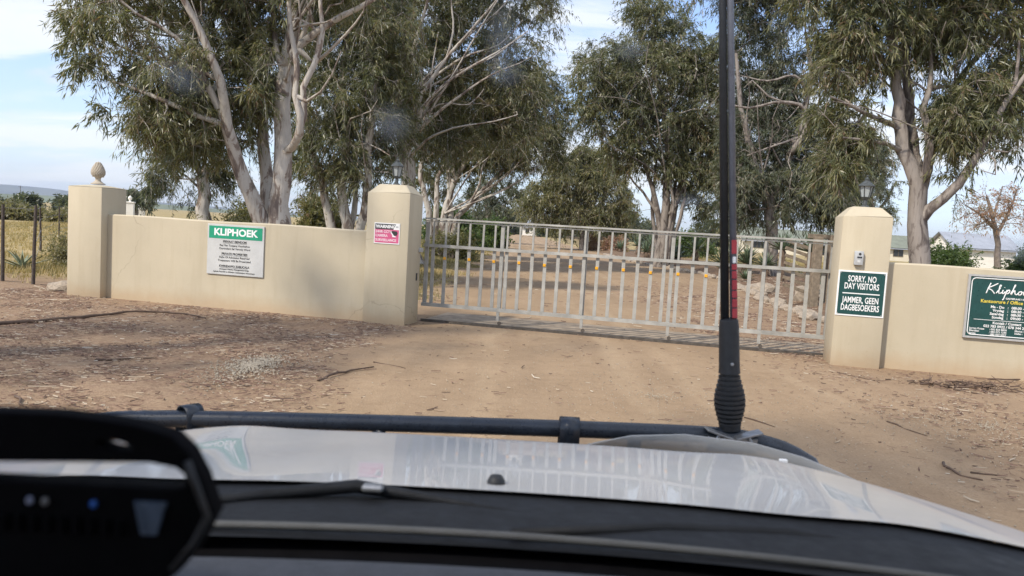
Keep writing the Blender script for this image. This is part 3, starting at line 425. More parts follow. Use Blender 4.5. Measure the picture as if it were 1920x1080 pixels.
  lobes=[[10.31,34.8,10.07,1.34,1.42,1.58],[10.93,34.5,11.42,1.45,1.3,1.21],[10.07,34.6,6.5,1.33,1.2,1.21],[11.63,34.8,5.9,1.58,1.42,1.27],[10.07,34.0,4.32,1.31,1.18,0.95],[11.99,34.0,3.97,1.78,1.6,0.95],[13.53,34.5,4.79,1.33,1.3,1.45],[13.84,34.5,6.7,1.09,1.19,1.33],[12.54,34.6,8.29,0.87,0.98,1.09],[11.24,34.0,3.1,1.31,1.18,0.43],[13.95,34.0,3.14,0.86,0.77,0.57],[9.82,34.0,3.02,0.81,0.73,0.52],[11.56,34.8,9.44,0.88,0.79,0.88],[9.46,34.0,11.66,1.19,1.07,1.19],[9.11,34.0,13.21,2.14,1.93,1.43],[11.68,34.0,12.91,1.43,1.28,1.19],[10.72,34.0,5.06,1.43,1.28,1.31],[12.4,34.0,4.69,1.43,1.28,1.19],[13.8,34.0,4.78,1.31,1.28,1.43],[10.05,35.0,8.21,1.1,0.99,1.1],[11.31,35.2,8.32,1.48,1.33,0.98],[12.9,34.0,9.58,1.07,1.28,1.43],[12.07,35.0,7.14,1.47,1.32,0.98],[9.7,34.0,4.54,0.83,1.28,1.43],[14.46,34.6,5.57,1.09,1.09,1.21],[14.85,34.6,3.92,0.87,0.87,0.97],[13.42,34.5,3.36,1.33,1.19,0.53]]),
 'gum_right': dict(base=[10.27,19.0],
  limbs=[[[[10.29,19.0,-0.21],[10.07,19.0,1.41],[9.94,19.0,2.32],[9.78,19.0,3.3],[9.49,19.0,3.81],[9.33,19.0,4.51],[9.2,19.0,5.28],[9.04,19.0,6.04],[8.85,19.0,6.92],[8.58,19.0,8.04],[8.33,19.0,9.28]],0.275,0.06],[[[9.97,19.2,3.26],[9.83,19.3,4.05],[9.73,19.4,4.85],[9.58,19.4,5.63],[9.47,19.5,6.56],[9.46,19.5,7.6],[9.26,19.5,9.01]],0.19,0.05],[[[10.03,19.0,2.46],[10.07,18.8,2.72],[10.27,18.6,2.96],[10.49,18.4,3.33],[10.75,18.3,3.88],[10.95,18.2,4.5],[11.19,18.1,5.18],[11.63,18.0,5.98]],0.125,0.045],[[[9.87,19.0,3.17],[9.91,18.8,3.62],[9.88,18.7,4.25],[9.68,18.8,5.08],[9.82,18.8,5.6],[9.76,18.8,6.29],[9.58,18.8,7.29]],0.13,0.03],[[[10.12,19.3,3.0],[10.32,19.5,3.96],[10.59,19.7,4.8],[10.97,19.8,5.91],[11.44,19.8,6.63],[11.91,19.8,7.3],[12.27,19.8,8.11]],0.14,0.04],[[[9.43,19.0,4.06],[8.83,18.7,4.19],[8.22,18.5,4.23],[7.64,18.4,4.24]],0.07,0.02],[[[9.31,19.0,4.61],[8.65,18.7,4.76],[7.86,18.4,4.95],[7.16,18.2,5.15]],0.09,0.02],[[[9.79,18.8,5.47],[9.66,19.0,5.69],[9.48,19.2,5.85]],0.04,0.02],[[[10.75,18.3,3.88],[10.93,18.1,4.06],[11.07,18.0,3.85],[11.11,18.0,3.53],[10.79,18.0,3.61]],0.035,0.012],[[[11.22,18.1,5.25],[11.35,18.0,5.72],[11.31,18.0,6.81]],0.06,0.02],[[[10.93,18.1,4.12],[11.34,18.0,4.07],[11.69,18.0,4.28]],0.03,0.01],[[[9.1,19.0,5.79],[8.65,19.4,6.62],[8.14,19.6,7.29]],0.07,0.02],[[[9.79,18.87,6.31],[9.78,18.48,6.7],[9.66,18.22,6.79],[9.68,18.14,6.99]],0.033350600219195795,0.01],[[[11.08,18.87,3.95],[10.86,18.46,4.53],[10.31,18.19,5.14],[10.21,18.11,5.33]],0.026283350607556762,0.01],[[[10.49,18.98,5.73],[10.32,18.92,5.25],[10.05,18.88,5.06],[9.84,18.86,4.69]],0.03227945197466018,0.01],[[[10.41,18.84,5.7],[10.13,18.38,6.14],[10.07,18.06,6.13],[10.13,17.96,6.41]],0.029987080527246135,0.01],[[[10.02,18.92,3.89],[10.39,18.69,6.09],[10.75,18.53,6.92],[10.95,18.48,7.94]],0.027801156782361225,0.01],[[[11.08,18.87,3.95],[9.43,18.49,4.57],[8.1,18.24,4.92],[7.23,18.16,5.03]],0.04794143662181959,0.01],[[[11.2,19.07,3.98],[9.74,19.27,5.2],[8.73,19.41,5.98],[8.03,19.46,6.35]],0.039495003809287624,0.01],[[[10.41,18.83,5.7],[10.6,18.32,5.47],[11.07,17.99,5.35],[11.11,17.87,5.37]],0.04342206045889927,0.01],[[[11.16,19.01,3.97],[11.66,19.04,6.05],[11.77,19.06,7.22],[11.86,19.07,7.92]],0.034148671449286086,0.01]],
  lobes=[[7.75,19.0,6.6,0.8,0.72,0.69],[8.2,19.0,7.26,0.93,0.84,0.56],[7.56,19.0,5.82,0.69,0.62,0.45],[8.49,19.0,6.26,0.69,0.62,0.56],[9.2,19.0,7.07,0.8,0.72,0.56],[10.3,19.0,7.0,0.93,0.84,0.82],[11.24,19.0,7.37,0.86,0.78,0.69],[10.87,18.7,5.45,1.05,0.94,0.68],[10.34,18.7,4.98,0.58,0.61,0.68],[11.78,19.0,5.36,0.56,0.5,0.56],[10.42,18.6,4.33,0.57,0.52,0.31],[7.56,19.0,5.05,0.6,0.54,0.43],[7.9,19.0,4.23,0.56,0.5,0.48],[8.08,19.0,3.66,0.33,0.3,0.33],[9.81,19.0,6.15,0.45,0.41,0.45],[11.92,19.0,6.46,0.45,0.62,0.69],[10.96,18.7,4.57,0.59,0.53,0.29],[12.11,19.0,4.74,0.32,0.29,0.32],[9.04,19.0,8.69,1.99,1.79,0.86],[10.98,19.0,8.55,1.59,1.43,0.73],[7.3,19.0,7.97,1.2,1.08,0.66],[10.54,18.4,3.31,0.18,0.25,0.28],[12.45,19.0,4.04,0.27,0.24,0.24],[8.14,19.0,4.44,0.73,0.66,0.6],[7.9,19.0,3.52,0.45,0.48,0.53],[10.76,18.6,4.73,0.91,0.82,0.44],[10.03,19.6,7.14,0.82,0.74,0.82],[11.52,19.0,5.93,0.66,0.72,0.8]]),
 'tree_behind_lamp': dict(base=[26.32,55.0],
  limbs=[[[[26.33,55.0,0.02],[25.95,55.0,2.77],[25.39,55.0,4.64],[24.99,55.0,6.89],[25.22,55.0,8.42]],0.3,0.08],[[[25.62,55.0,4.27],[26.46,55.0,5.46],[26.92,55.0,6.63]],0.12,0.04],[[[25.54,55.0,4.27],[24.44,55.0,4.58],[23.61,55.0,5.3]],0.12,0.04]],
  lobes=[[25.33,55.0,7.29,1.62,1.45,1.31],[26.48,55.0,6.41,1.0,0.9,0.92],[24.77,55.0,5.17,1.73,1.56,1.0],[24.6,55.0,8.94,1.31,1.18,0.77],[24.13,55.0,3.8,1.73,1.56,1.0],[26.31,55.0,5.08,0.85,0.76,0.69],[23.5,55.0,6.43,1.0,1.38,1.54],[24.23,55.0,6.85,1.54,1.73,1.92],[25.6,55.0,8.44,1.15,1.04,0.92],[23.49,55.0,4.53,1.54,1.38,1.38],[25.66,55.0,3.89,1.54,1.38,1.0]]),
 'bare_tree': dict(base=[22.23,35.0],
  limbs=[[[[22.31,35.0,0.48],[22.02,35.0,2.18],[21.7,35.0,3.38],[21.31,35.0,4.32]],0.2,0.06],[[[21.93,35.0,2.66],[22.35,35.0,3.66],[22.61,35.0,4.64]],0.1,0.03],[[[21.85,35.0,2.9],[21.02,35.0,3.58],[20.38,35.0,3.9]],0.09,0.02],[[[21.7,35.0,3.38],[21.82,35.0,4.11],[21.98,35.0,4.84]],0.07,0.02]],
  lobes=[[21.35,35.0,3.96,1.17,1.06,0.78],[22.41,35.0,4.26,0.88,0.79,0.78],[20.81,35.0,3.32,0.73,0.66,0.49],[22.62,35.0,3.43,0.61,0.55,0.49],[21.44,35.0,3.12,0.73,0.66,0.44]]),
 'far_left_tree': dict(base=[-46.73,95.0],
  limbs=[[[[-47.19,95.0,0.7],[-47.35,95.0,1.81],[-47.57,95.0,2.92]],0.4,0.15],[[[-47.28,95.0,1.82],[-46.37,95.0,2.53]],0.2,0.1]],
  lobes=[[-47.71,95.0,3.11,1.06,0.96,0.6],[-46.57,95.0,2.58,0.93,0.84,0.53],[-48.22,95.0,2.35,0.8,0.72,0.53]]),
}

# ================================================================== GROUND
def sst(x, a, b):
    t = np.clip((np.asarray(x, float) - a) / (b - a), 0, 1); return t * t * (3 - 2 * t)
WANG = -0.2238
WU = np.array([math.cos(WANG), math.sin(WANG)]); WV = np.array([-math.sin(WANG), math.cos(WANG)])
WO = np.array([-2.296, 12.09])
def to_uv(x, y):
    dx, dy = np.asarray(x) - WO[0], np.asarray(y) - WO[1]
    return dx * WU[0] + dy * WU[1], dx * WV[0] + dy * WV[1]
def ent(u, v, z=0.0):
    """a point of the entrance: u along the wall, v behind its front face"""
    p = WO + u * WU + v * WV
    return (float(p[0]), float(p[1]), z)
def wob(x, y, s=1.0, k=0.0):
    return np.sin(x * 1.7 * s + 1.3 + k) * np.cos(y * 1.3 * s + .7 - k) * .6 + np.sin(x * .71 * s + y * .9 * s + k) * .4
# the right edge of the drive is a line of stones
STONE_LINE = np.array([(6.75, 15.0), (6.7, 15.7), (6.86, 17.7), (6.98, 19.9), (7.6, 24.0), (8.6, 30.3), (8.9, 36.0), (8.2, 42.0), (7.3, 48.0), (7.2, 64.0), (7.0, 120.0)])
def road_right(y): return np.interp(y, STONE_LINE[:, 1], STONE_LINE[:, 0])
def gz(x, y):
    x = np.asarray(x, float); y = np.asarray(y, float)
    z = 0.75 * sst(y, 19, 42) * sst(-x, 2.6, 8.5) * (1 - sst(-x - .35 * y, 2, 9)) * (1 - sst(y, 120, 260))
    z = z + 0.22 * sst(x - road_right(y), 0.15, 1.6) * sst(y, 14.0, 16.5) * (1 - sst(y, 80, 200))
    far = sst(np.hypot(x, y), 60, 200)
    return z + (far * (x < 0)) * (np.sin(x * .013 + 1) * np.cos(y * .011) * .25)
def masks(x, y):
    u, v = to_uv(x, y)
    front = v < 0.3
    w = wob(x, y); w2 = wob(x, y, 2.7, 1.0)
    edge = -1.55 + 0.32 * w + 0.15 * w2
    lit_front = sst(edge - x, -0.25, 0.9)
    lit_front = np.maximum(lit_front, 0.42 * sst(x - 3.1 + .4 * w, -0.3, 1.6))
    lit_front = np.maximum(lit_front, 0.75 * np.exp(-(((x - 5.6) / 1.0) ** 2 + ((y - 9.0) / .35) ** 2)))
    lit_back = np.maximum(sst(-1.3 + .5 * w - x, -.2, 1.5) * .8, 0.9 * sst(x - 2.4 + .5 * w, 0, 2.2) * (1 - sst(y, 16, 30)))
    lit_back = lit_back * (1 - sst(y, 26, 60) * .6)
    litter = np.where(front, lit_front, lit_back)
    outside = sst(-x - 7.9 - 0.12 * (y - 13), 0, 2.0) * sst(y - 15.4 + .6 * w, 0, 3.0)
    inside = (~front) * np.maximum(sst(-x - 1.35 + .5 * w, 0, 1.3) * sst(y, 14.5, 19), np.maximum(sst(x - road_right(y) - 4.5, 0, 3.0) * sst(y, 22, 34), sst(x - road_right(y) + .6, 0, 1.2) * sst(y, 66, 80)))
    grass = np.clip(np.maximum(outside, inside), 0, 1)
    garden = (~front) * sst(x - road_right(y), 0.0, 0.5) * (1 - sst(x - road_right(y), 4.5, 7.0)) * (1 - sst(y, 60, 90))
    return np.clip(litter, 0, 1), grass, np.clip(garden, 0, 1)

def axis(lo, hi, fine_lo, fine_hi, step, grow):
    a = list(np.arange(fine_lo, fine_hi + step / 2, step))
    s = step
    while a[-1] < hi: s *= grow; a.append(min(hi, a[-1] + s))
    s = step; b = []; x = fine_lo
    while x > lo: s *= grow; x = max(lo, x - s); b.append(x)
    return np.array(b[::-1] + a)
def sheet(name, xs, ys, zoff, mat, bumpy=1.0, **kw):
    X, Y = np.meshgrid(xs, ys)
    return X, Y

def ground_material():
    k = Mat('sandy_ground'); p = k.pos()
    lit, gr, ga = k.attr('litter'), k.attr('grass'), k.attr('garden')
    n1 = k.noise(p, 0.55, 6, 0.6); n2 = k.noise(p, 5.5, 6, 0.65); n3 = k.noise(p, 55, 4, 0.6)
    trk = k.noise(p, 1.9, 4, 0.55, (1.0, 0.07, 1))
    sand = k.ramp(k.math('ADD', k.math('MULTIPLY', n1, 0.6), k.math('MULTIPLY', n2, 0.4)),
                  [(0.32, (0.278, 0.195, 0.119)), (0.5, (0.348, 0.247, 0.154)), (0.7, (0.418, 0.306, 0.196))])
    sand = k.mixc(k.rangef(trk, 0.42, 0.60, 0, 0.5), sand, (0.27, 0.19, 0.12))
    sx_ = k.n('ShaderNodeSeparateXYZ'); k.l(p, sx_.inputs[0])
    px_ = k.math('ADD', sx_.outputs['X'], k.math('MULTIPLY', k.noise(p, 0.35, 2), 0.8))
    for xc_ in (0.15, 1.75, 2.35, 3.9):
        dd_ = k.math('ABSOLUTE', k.math('SUBTRACT', px_, xc_), 0.0)
        tr_ = k.math('MULTIPLY', k.rangef(dd_, 0.06, 0.20, 1.0, 0.0), k.rangef(k.noise(p, 1.3, 5, 0.6, (1, .25, 1)), 0.38, 0.60, 0.05, 0.55))
        sand = k.mixc(tr_, sand, (0.43, 0.32, 0.205))
    sand = k.mixc(k.rangef(n3, 0.50, 0.70, 0, 0.5), sand, (0.22, 0.15, 0.092))
    sand = k.mixc(k.rangef(k.noise(p, 14, 6, 0.75), 0.54, 0.70, 0, 0.45), sand, (0.245, 0.165, 0.10))
    sand = k.mixc(k.rangef(k.noise(p, 31, 2, 0.5), 0.68, 0.74, 0, 0.5), sand, (0.56, 0.46, 0.33))
    lc = k.ramp(k.noise(p, 24, 5, 0.7), [(0.3, (0.14, 0.086, 0.058)), (0.48, (0.25, 0.163, 0.108)), (0.66, (0.36, 0.255, 0.168)), (0.8, (0.43, 0.345, 0.245))])
    lm = k.math('MULTIPLY', lit, k.rangef(k.noise(p, 3.4, 6, 0.7), 0.34, 0.62, 0.22, 0.9))
    c = k.mixc(lm, sand, lc)
    gcol = k.ramp(k.noise(p, 1.1, 7, 0.7), [(0.3, (0.19, 0.165, 0.075)), (0.46, (0.32, 0.25, 0.12)), (0.6, (0.42, 0.315, 0.16)), (0.75, (0.48, 0.36, 0.19))])
    gcol = k.mixc(k.rangef(k.noise(p, 0.09, 4, 0.6), 0.52, 0.66, 0, 0.3), gcol, (0.17, 0.18, 0.075))
    c = k.mixc(k.math('MULTIPLY', gr, k.rangef(n2, 0.25, 0.45, 0.55, 1.0)), c, gcol)
    c = k.mixc(ga, c, k.ramp(n2, [(0.35, (0.12, 0.08, 0.055)), (0.65, (0.235, 0.16, 0.105))]))
    k.set(c, 0.95, spec=0.15)
    k.bump(k.math('ADD', k.math('MULTIPLY', n2, 1.0), k.math('MULTIPLY', n3, 0.6)), 0.55, 0.03)
    return k.m
GROUNDMAT = ground_material()

def ground_sheet(name, xs, ys, warp, zoff):
    X, Y = np.meshgrid(xs, ys)
    X = X + (warp(X, Y) if warp else 0)
    Z = gz(X, Y) + zoff
    if not zoff:
        near = (np.abs(X) < 22) & (Y < 45)
        onroad = sst(X, -2.6, -1.9) * (1 - sst(X, 6.2, 6.9))
        Z = Z + np.where(near, (1 - onroad) * (0.02 * wob(X, Y, 2.2, .5) + 0.018 * wob(X, Y, 5.1, 2.2)), 0) * np.where(np.abs(to_uv(X, Y)[1]) < .35, 0.3, 1)
    ny, nx = X.shape
    idx = np.arange(ny * nx).reshape(ny, nx)
    f = np.stack([idx[:-1, :-1], idx[:-1, 1:], idx[1:, 1:], idx[1:, :-1]], -1).reshape(-1, 4)
    li, gr, ga = masks(X, Y)
    return mesh_np(name, np.stack([X, Y, Z], -1).reshape(-1, 3), f, GROUNDMAT, attrs={'litter': li.ravel(), 'grass': gr.ravel(), 'garden': ga.ravel()}, smooth=True, kind='structure')
ground_sheet('ground', axis(-9500, 9500, -17, 17, 0.22, 1.16), axis(-80, 9800, 0, 30, 0.22, 1.14), None, 0.0)
rx = np.linspace(0, 1, 34)
ryy = np.concatenate([np.arange(-12, 50, 0.5), np.geomspace(50, 420, 40)])
def road_x(T, Y):
    l = -1.45 + 0.12 * wob(Y * 0 + 3, Y, 1.3); r = road_right(Y) - 0.35 + 0.1 * wob(Y * 0 + 9, Y, 1.1)
    l = np.where(Y > 48, -1.2, l)
    return l + T * (r - l) - T
ground_sheet('dirt_road', rx, ryy, road_x, 0.004)

# far hills, blue only through the air in front of them
HILLMAT = worn('distant_hill_scrub', (0.10, 0.105, 0.075), 0.95, 0.3, 0.004)
FIELDHILL = worn('distant_green_rise', (0.13, 0.15, 0.075), 0.95, 0.3, 0.01)
def ridge(name, y0, pts, depth, mat, seed):
    r_ = np.random.default_rng(seed)
    xs = np.linspace(pts[0][0], pts[-1][0], 90)
    h = np.interp(xs, [p[0] for p in pts], [p[1] for p in pts]) * (1 + 0.06 * np.convolve(r_.normal(size=90), np.ones(7) / 7, 'same'))
    rows = []
    for t, k in ((-1, 0), (-.6, .38), (-.25, .82), (0, 1), (.35, .7), (1, 0)):
        rows.append([(x, y0 + t * depth + 200 * t * math.sin(i * .5), max(-2, hh * k - 2)) for i, (x, hh) in enumerate(zip(xs, h))])
    return MB().grid(rows).build(name, mat, smooth=True, kind='structure')
ridge('mountain_range', 8200, [(-7800, 20), (-6800, 110), (-6000, 150), (-5450, 165), (-4900, 140), (-4300, 80), (-3400, 60), (-1500, 30), (0, 25), (3000, 40), (5200, 30)], 900, HILLMAT, 3)
ridge('low_hill', 2600, [(-2600, 5), (-2000, 18), (-1600, 26), (-1250, 20), (-800, 8), (0, 4)], 350, FIELDHILL, 5)

# ================================================================== ENTRANCE WALLS, PILLARS, GATE
PV, PB = -0.15, 0.4416
def wall(name, u0, u1, h, label):
    L_ = u1 - u0
    mb = MB()
    n = max(2, int(L_ / 0.5))
    prof = [(0, -0.1), (0, h - 0.02), (0.02, h), (0.22, h), (0.24, h - 0.02), (0.24, -0.1)]
    rows = [[(u0 + L_ * i / n, v, z + (0.008 * math.sin(i * 1.3) if z > 1 else 0)) for v, z in prof] for i in range(n + 1)]
    mb.grid(rows)
    for row in (rows[0], rows[-1]): mb.bm.faces.new([mb.bm.verts.new(p) for p in row])
    o = mb.build(name, CREAM, label=label, cat='wall')
    o.location = (WO[0], WO[1], 0); o.rotation_euler = (0, 0, WANG)
    return o
wall('boundary_wall', -4.847, -0.002, 1.454, 'cream plastered boundary wall carrying the green and white sign')
wall('boundary_wall', 7.563, 17.0, 1.454, 'cream plastered boundary wall carrying the dark green office hours board')

def pillar(name, u0, u1, hb, label, cap=True):
    t = empty(name, ent((u0 + u1) / 2, (PV + PB) / 2), WANG, label, 'pillar')
    w, d = (u1 - u0) / 2, (PB - PV) / 2
    mb = MB()
    mb.box((0, 0, hb / 2 - .05), (2 * w, 2 * d, hb + .1), bev=0.012, seg=2)
    mb.build('shaft', CREAM, t, smooth=40)
    if cap:
        top = hb + 0.135; i = 0.135
        w += .002; d += .002
        lo = [(-w, -d, hb - .014), (w, -d, hb + .002), (w, d, hb - .014), (-w, d, hb - .014)]
        up_ = [(-w + i, -d + i, top), (w - i, -d + i, top), (w - i, d - i, top), (-w + i, d - i, top)]
        m2 = MB(); m2.hexa(lo, up_)
        bmesh.ops.bevel(m2.bm, geom=list(m2.bm.edges), offset=0.012, segments=2, affect='EDGES')
        m2.build('cap', CREAM, t, smooth=40)
    return t
HB = 2.0535
gate_pillar = pillar('gate_pillar', 0.0, 0.7037, HB, 'cream gate pillar with the pink warning sign and a lantern on top')
lock_pillar = pillar('gate_pillar', 6.9318, 7.5608, HB, 'cream gate pillar with the intercom and the no day visitors sign')
for o in (gate_pillar, lock_pillar): o['group'] = 'pillars either side of the gate'
end_pillar = pillar('end_pillar', -5.5288, -4.8494, 1.9, 'low cream end pillar topped by a stone pinecone finial', cap=False)
# gently domed top and the pinecone of the end pillar
w, d = 0.34, 0.2958
rows = []
for j in range(9):
    y = -d + 2 * d * j / 8
    rows.append([(-w + 2 * w * i / 8, y, 1.850 + 0.045 * max(0, 1 - ((i - 4) / 4) ** 2) ** .7 * max(0, 1 - ((j - 4) / 4) ** 2) ** .7) for i in range(9)])
for row in rows:
    for i, p in enumerate(row): row[i] = (p[0], p[1], p[2] + 0.052)
MB().grid(rows).build('cap', CREAM, end_pillar, smooth=True)
FINIALMAT = plaster('cast_stone', (0.46, 0.40, 0.315))
def pinecone(parent, z0, s=1.0):
    f = MB().lathe([(.001, 0), (.125 * s, 0), (.125 * s, .018 * s), (.085 * s, .035 * s), (.052 * s, .07 * s), (.045 * s, .11 * s), (.062 * s, .135 * s), (.095 * s, .165 * s), (.114 * s, .215 * s), (.110 * s, .26 * s), (.085 * s, .325 * s), (.046 * s, .39 * s), (.010 * s, .43 * s)], (0, 0, z0), 24)
    fo = f.build('finial', FINIALMAT, parent, smooth=60)
    sc = MB()
    n = 0
    for k in range(11):                     # rows of overlapping scales
        z = .155 * s + .245 * s * k / 10
        r_ = float(np.interp(z / s, [.135, .165, .215, .26, .325, .39, .43], [.066, .097, .116, .112, .087, .048, .016])) * s
        m_ = max(5, int(round(2 * math.pi * r_ / (.042 * s))))
        for i in range(m_):
            a = 2 * math.pi * (i + .5 * (k % 2)) / m_
            q = Matrix.Rotation(a, 3, 'Z') @ Matrix.Rotation(-0.35, 3, 'Y')
            sc.box(Vector((r_ * math.cos(a), r_ * math.sin(a), z + z0)), (.022 * s, .036 * s, .032 * s), q, bev=.006 * s)
    o = sc.build('scales', FINIALMAT, fo, kind='stuff')
    return fo
pinecone(end_pillar, 1.955, .92)

# small fittings on the gate pillar's inner side
box = MB().box((0.3537, 0.15, 0.75), (0.012, 0.06, 0.12), bev=.004).build('lock_slot', BLACKMETAL, gate_pillar)
MB().box((0.36, 0.26, 1.18), (0.05, 0.14, 0.07), bev=.006).build('catch_bracket', INTERCOMGREY, gate_pillar)

# ---- lanterns on the two gate pillars
def lantern(u, label):
    t = empty('pillar_lantern', ent(u, 0.145, HB + .135), WANG, label, 'lantern', 'carriage lanterns on the gate pillars')
    MB().lathe([(.001, -.01), (.06, -.01), (.055, .02), (.028, .035), (.024, .10), (.045, .115), (.06, .135), (.001, .138)], n=16).build('post', GREYLAMP, t, smooth=40)
    r0, r1, z0, z1 = .058, .088, .142, .29
    fr = MB(); gl = MB()
    for k in range(6):
        a = math.pi / 3 * k; b = a + math.pi / 3
        fr.tube([(r0 * math.cos(a), r0 * math.sin(a), z0), (r1 * math.cos(a), r1 * math.sin(a), z1)], .007, 6)
        q = [(r0 * .95 * math.cos(a), r0 * .95 * math.sin(a), z0), (r0 * .95 * math.cos(b), r0 * .95 * math.sin(b), z0), (r1 * .95 * math.cos(b), r1 * .95 * math.sin(b), z1), (r1 * .95 * math.cos(a), r1 * .95 * math.sin(a), z1)]
        g = MB(); g.grid([[q[0], q[1]], [q[3], q[2]]]).build('pane', FROST, t)
    fr.build('frame', GREYLAMP, t)
    gl.bm.free()
    MB().lathe([(.001, .288), (.108, .288), (.108, .296), (.08, .325), (.045, .355), (.030, .37), (.034, .385), (.015, .40), (.012, .42), (.02, .43), (.004, .445)], n=12).build('roof', GREYLAMP, t, smooth=30)
    return t
lantern(0.352, 'carriage lantern on top of the pillar with the pink sign')
lantern(7.247, 'carriage lantern on top of the pillar with the intercom')

# ---- sliding gate
gate = empty('sliding_gate', ent(0, 0.6), WANG, 'long grey steel sliding gate with upright bars and amber reflectors', 'gate')
G0, G1 = 0.706, 7.005
gm = lambda: MB()
gm().box(((G0 + G1) / 2, 0, 1.699), (G1 - G0, .05, .028)).build('top_rail', GALV, gate)
gm().box(((G0 + G1) / 2, .012, 1.660), (G1 - G0, .02, .018)).build('top_rail', GALV, gate)
gm().box(((G0 + G1) / 2, -.021, 1.262), (G1 - G0, .04, .048)).build('middle_rail', GALV, gate)
gm().box(((G0 + G1) / 2, 0, 0.29), (G1 - G0, .06, .055)).build('bottom_rail', GALV, gate)
bar_me = None
rbar = np.random.default_rng(3)
for k in range(30):
    if bar_me is None:
        mb = gm()
        mb.box((0, .012, .782), (.053, .024, .926)); mb.box((0, .012, 1.4475), (.030, .022, .401))
        b = mb.build('bar', GALV, gate); bar_me = b.data
    else:
        b = bpy.data.objects.new('bar', bar_me); COL.objects.link(b); b.parent = gate
    b.location = (0.858 + .2072 * k + float(rbar.normal() * .004), 0, 0)
    b.rotation_euler = (0, float(rbar.normal() * .003), 0)
post_me = None
for u in (G0 + .028, 2.006, 3.357, 4.691, 6.041, G1 - .028):
    if post_me is None:
        b = gm().box((0, .030, .98), (.056, .05, 1.33)).build('post', GALV, gate); post_me = b.data
    else:
        b = bpy.data.objects.new('post', post_me); COL.objects.link(b); b.parent = gate
    b.location = (u, 0.026, 0)
ref_me = None
for k in range(1, 24, 2):
    if ref_me is None:
        b = gm().box((0, -.004, 1.072), (.046, .012, .046), bev=.004).build('reflector', YELLOW, gate); ref_me = b.data
    else:
        b = bpy.data.objects.new('reflector', ref_me); COL.objects.link(b); b.parent = gate
    b.location = (0.858 + .2072 * k, -.004, float(rbar.normal() * .004))
for u in (2.012, 3.368, 4.70, 6.041):
    b = gm().box((0, 0, .19), (.045, .035, .145)).build('wheel_bracket', GALV, gate, loc=(u, -.01, 0))
    wh = MB().lathe([(.001, -.012), (.030, -.012), (.025, 0), (.030, .012), (.001, .012)], n=16)
    wh.move(Matrix.Translation((0.03, 0, .080)) @ Matrix.Rotation(math.pi / 2, 4, 'X')).build('wheel', STEELDARK, b, smooth=40)
trk = empty('gate_track', ent(0, 0.6), WANG, 'low steel track on a dusty concrete strip under the sliding gate', 'gate track')
MB().box(((G0 + 14.5) / 2, 0, .025), (14.5 - G0, .04, .045)).build('rail', STEELDARK, trk)
mb = MB(); mb.box(((G0 + 14.5) / 2, .72, -.005), (14.5 - G0, 1.36, .05), bev=.01).build('slab', CONCRETE, trk)

# ================================================================== SIGNS
def text(name, body, size, x, z, mat, parent, sx=1.0, bold=0.0, align='CENTER', y=-0.001, shear=0.0, space=1.0):
    c = bpy.data.curves.new(name, 'FONT')
    c.body = body; c.size = size; c.align_x = align; c.align_y = 'CENTER'
    c.offset = bold; c.extrude = 0.0006; c.shear = shear; c.space_character = space
    c.resolution_u = 3
    c.materials.append(mat)
    f = bpy.data.objects.new(name, c); COL.objects.link(f)
    me = bpy.data.meshes.new_from_object(f.evaluated_get(bpy.context.evaluated_depsgraph_get()))
    bpy.data.objects.remove(f); bpy.data.curves.remove(c)
    me.name = name
    o = bpy.data.objects.new(name, me); COL.objects.link(o)
    o.parent = parent; o.location = (x, y, z); o.rotation_euler = (math.pi / 2, 0, 0); o.scale = (sx, 1, 1)
    return o
def sign(name, u, v, z, label, cat='sign'):
    return empty(name, ent(u, v, z), WANG, label, cat)
def panel(name, w, h, th, mat, parent, bev=.004, z=0.0, y=0.0, x=0.0):
    return MB().box((x, y + th / 2, z), (w, th, h), bev=bev).build(name, mat, parent)

# estate sign on the left wall
s = sign('estate_sign', -2.36, -0.026, 0.985, 'white sign with a green KLIPHOEK heading on the left wall')
panel('board', 1.045, .835, .024, SIGNGREY, s)
panel('green_header', .985, .205, .002, GREENHEAD, s, .0, .285, -.0022)
text('heading', 'KLIPHOEK', .158, 0, .285, WHITE, s, 1.10, .0055, y=-.0032)
y_ = -.0012
for body, z, sz, b in (('PRIVAAT EIENDOM', .135, .050, .0018), ('Reg Van Toegang Voorbehou', .072, .046, .0008), ('Oortreders Sal Vervolg Word', .018, .046, .0008),
                       ('PRIVATE PROPERTIES', -.068, .050, .0018), ('Right Of Admission Reserved', -.126, .046, .0008), ('Trespassers Will Be Prosecuted', -.180, .046, .0008),
                       ('KWINDAWO ZABUCALA', -.272, .048, .0018), ('Akungeni Abantu Abangamenywanga', -.322, .036, .0006), ('Aphule Phambili ku Mthetho Uzakubanjwa Abangenayo', -.368, .034, .0006)):
    text('lettering', body, sz, -.01, z, BLACKINK, s, 1.02, b, y=y_)
for z, wd in ((.108, .44), (-.096, .50), (-.297, .50)):
    MB().box((-.01, y_, z), (wd, .001, .004)).build('underline', BLACKINK, s)

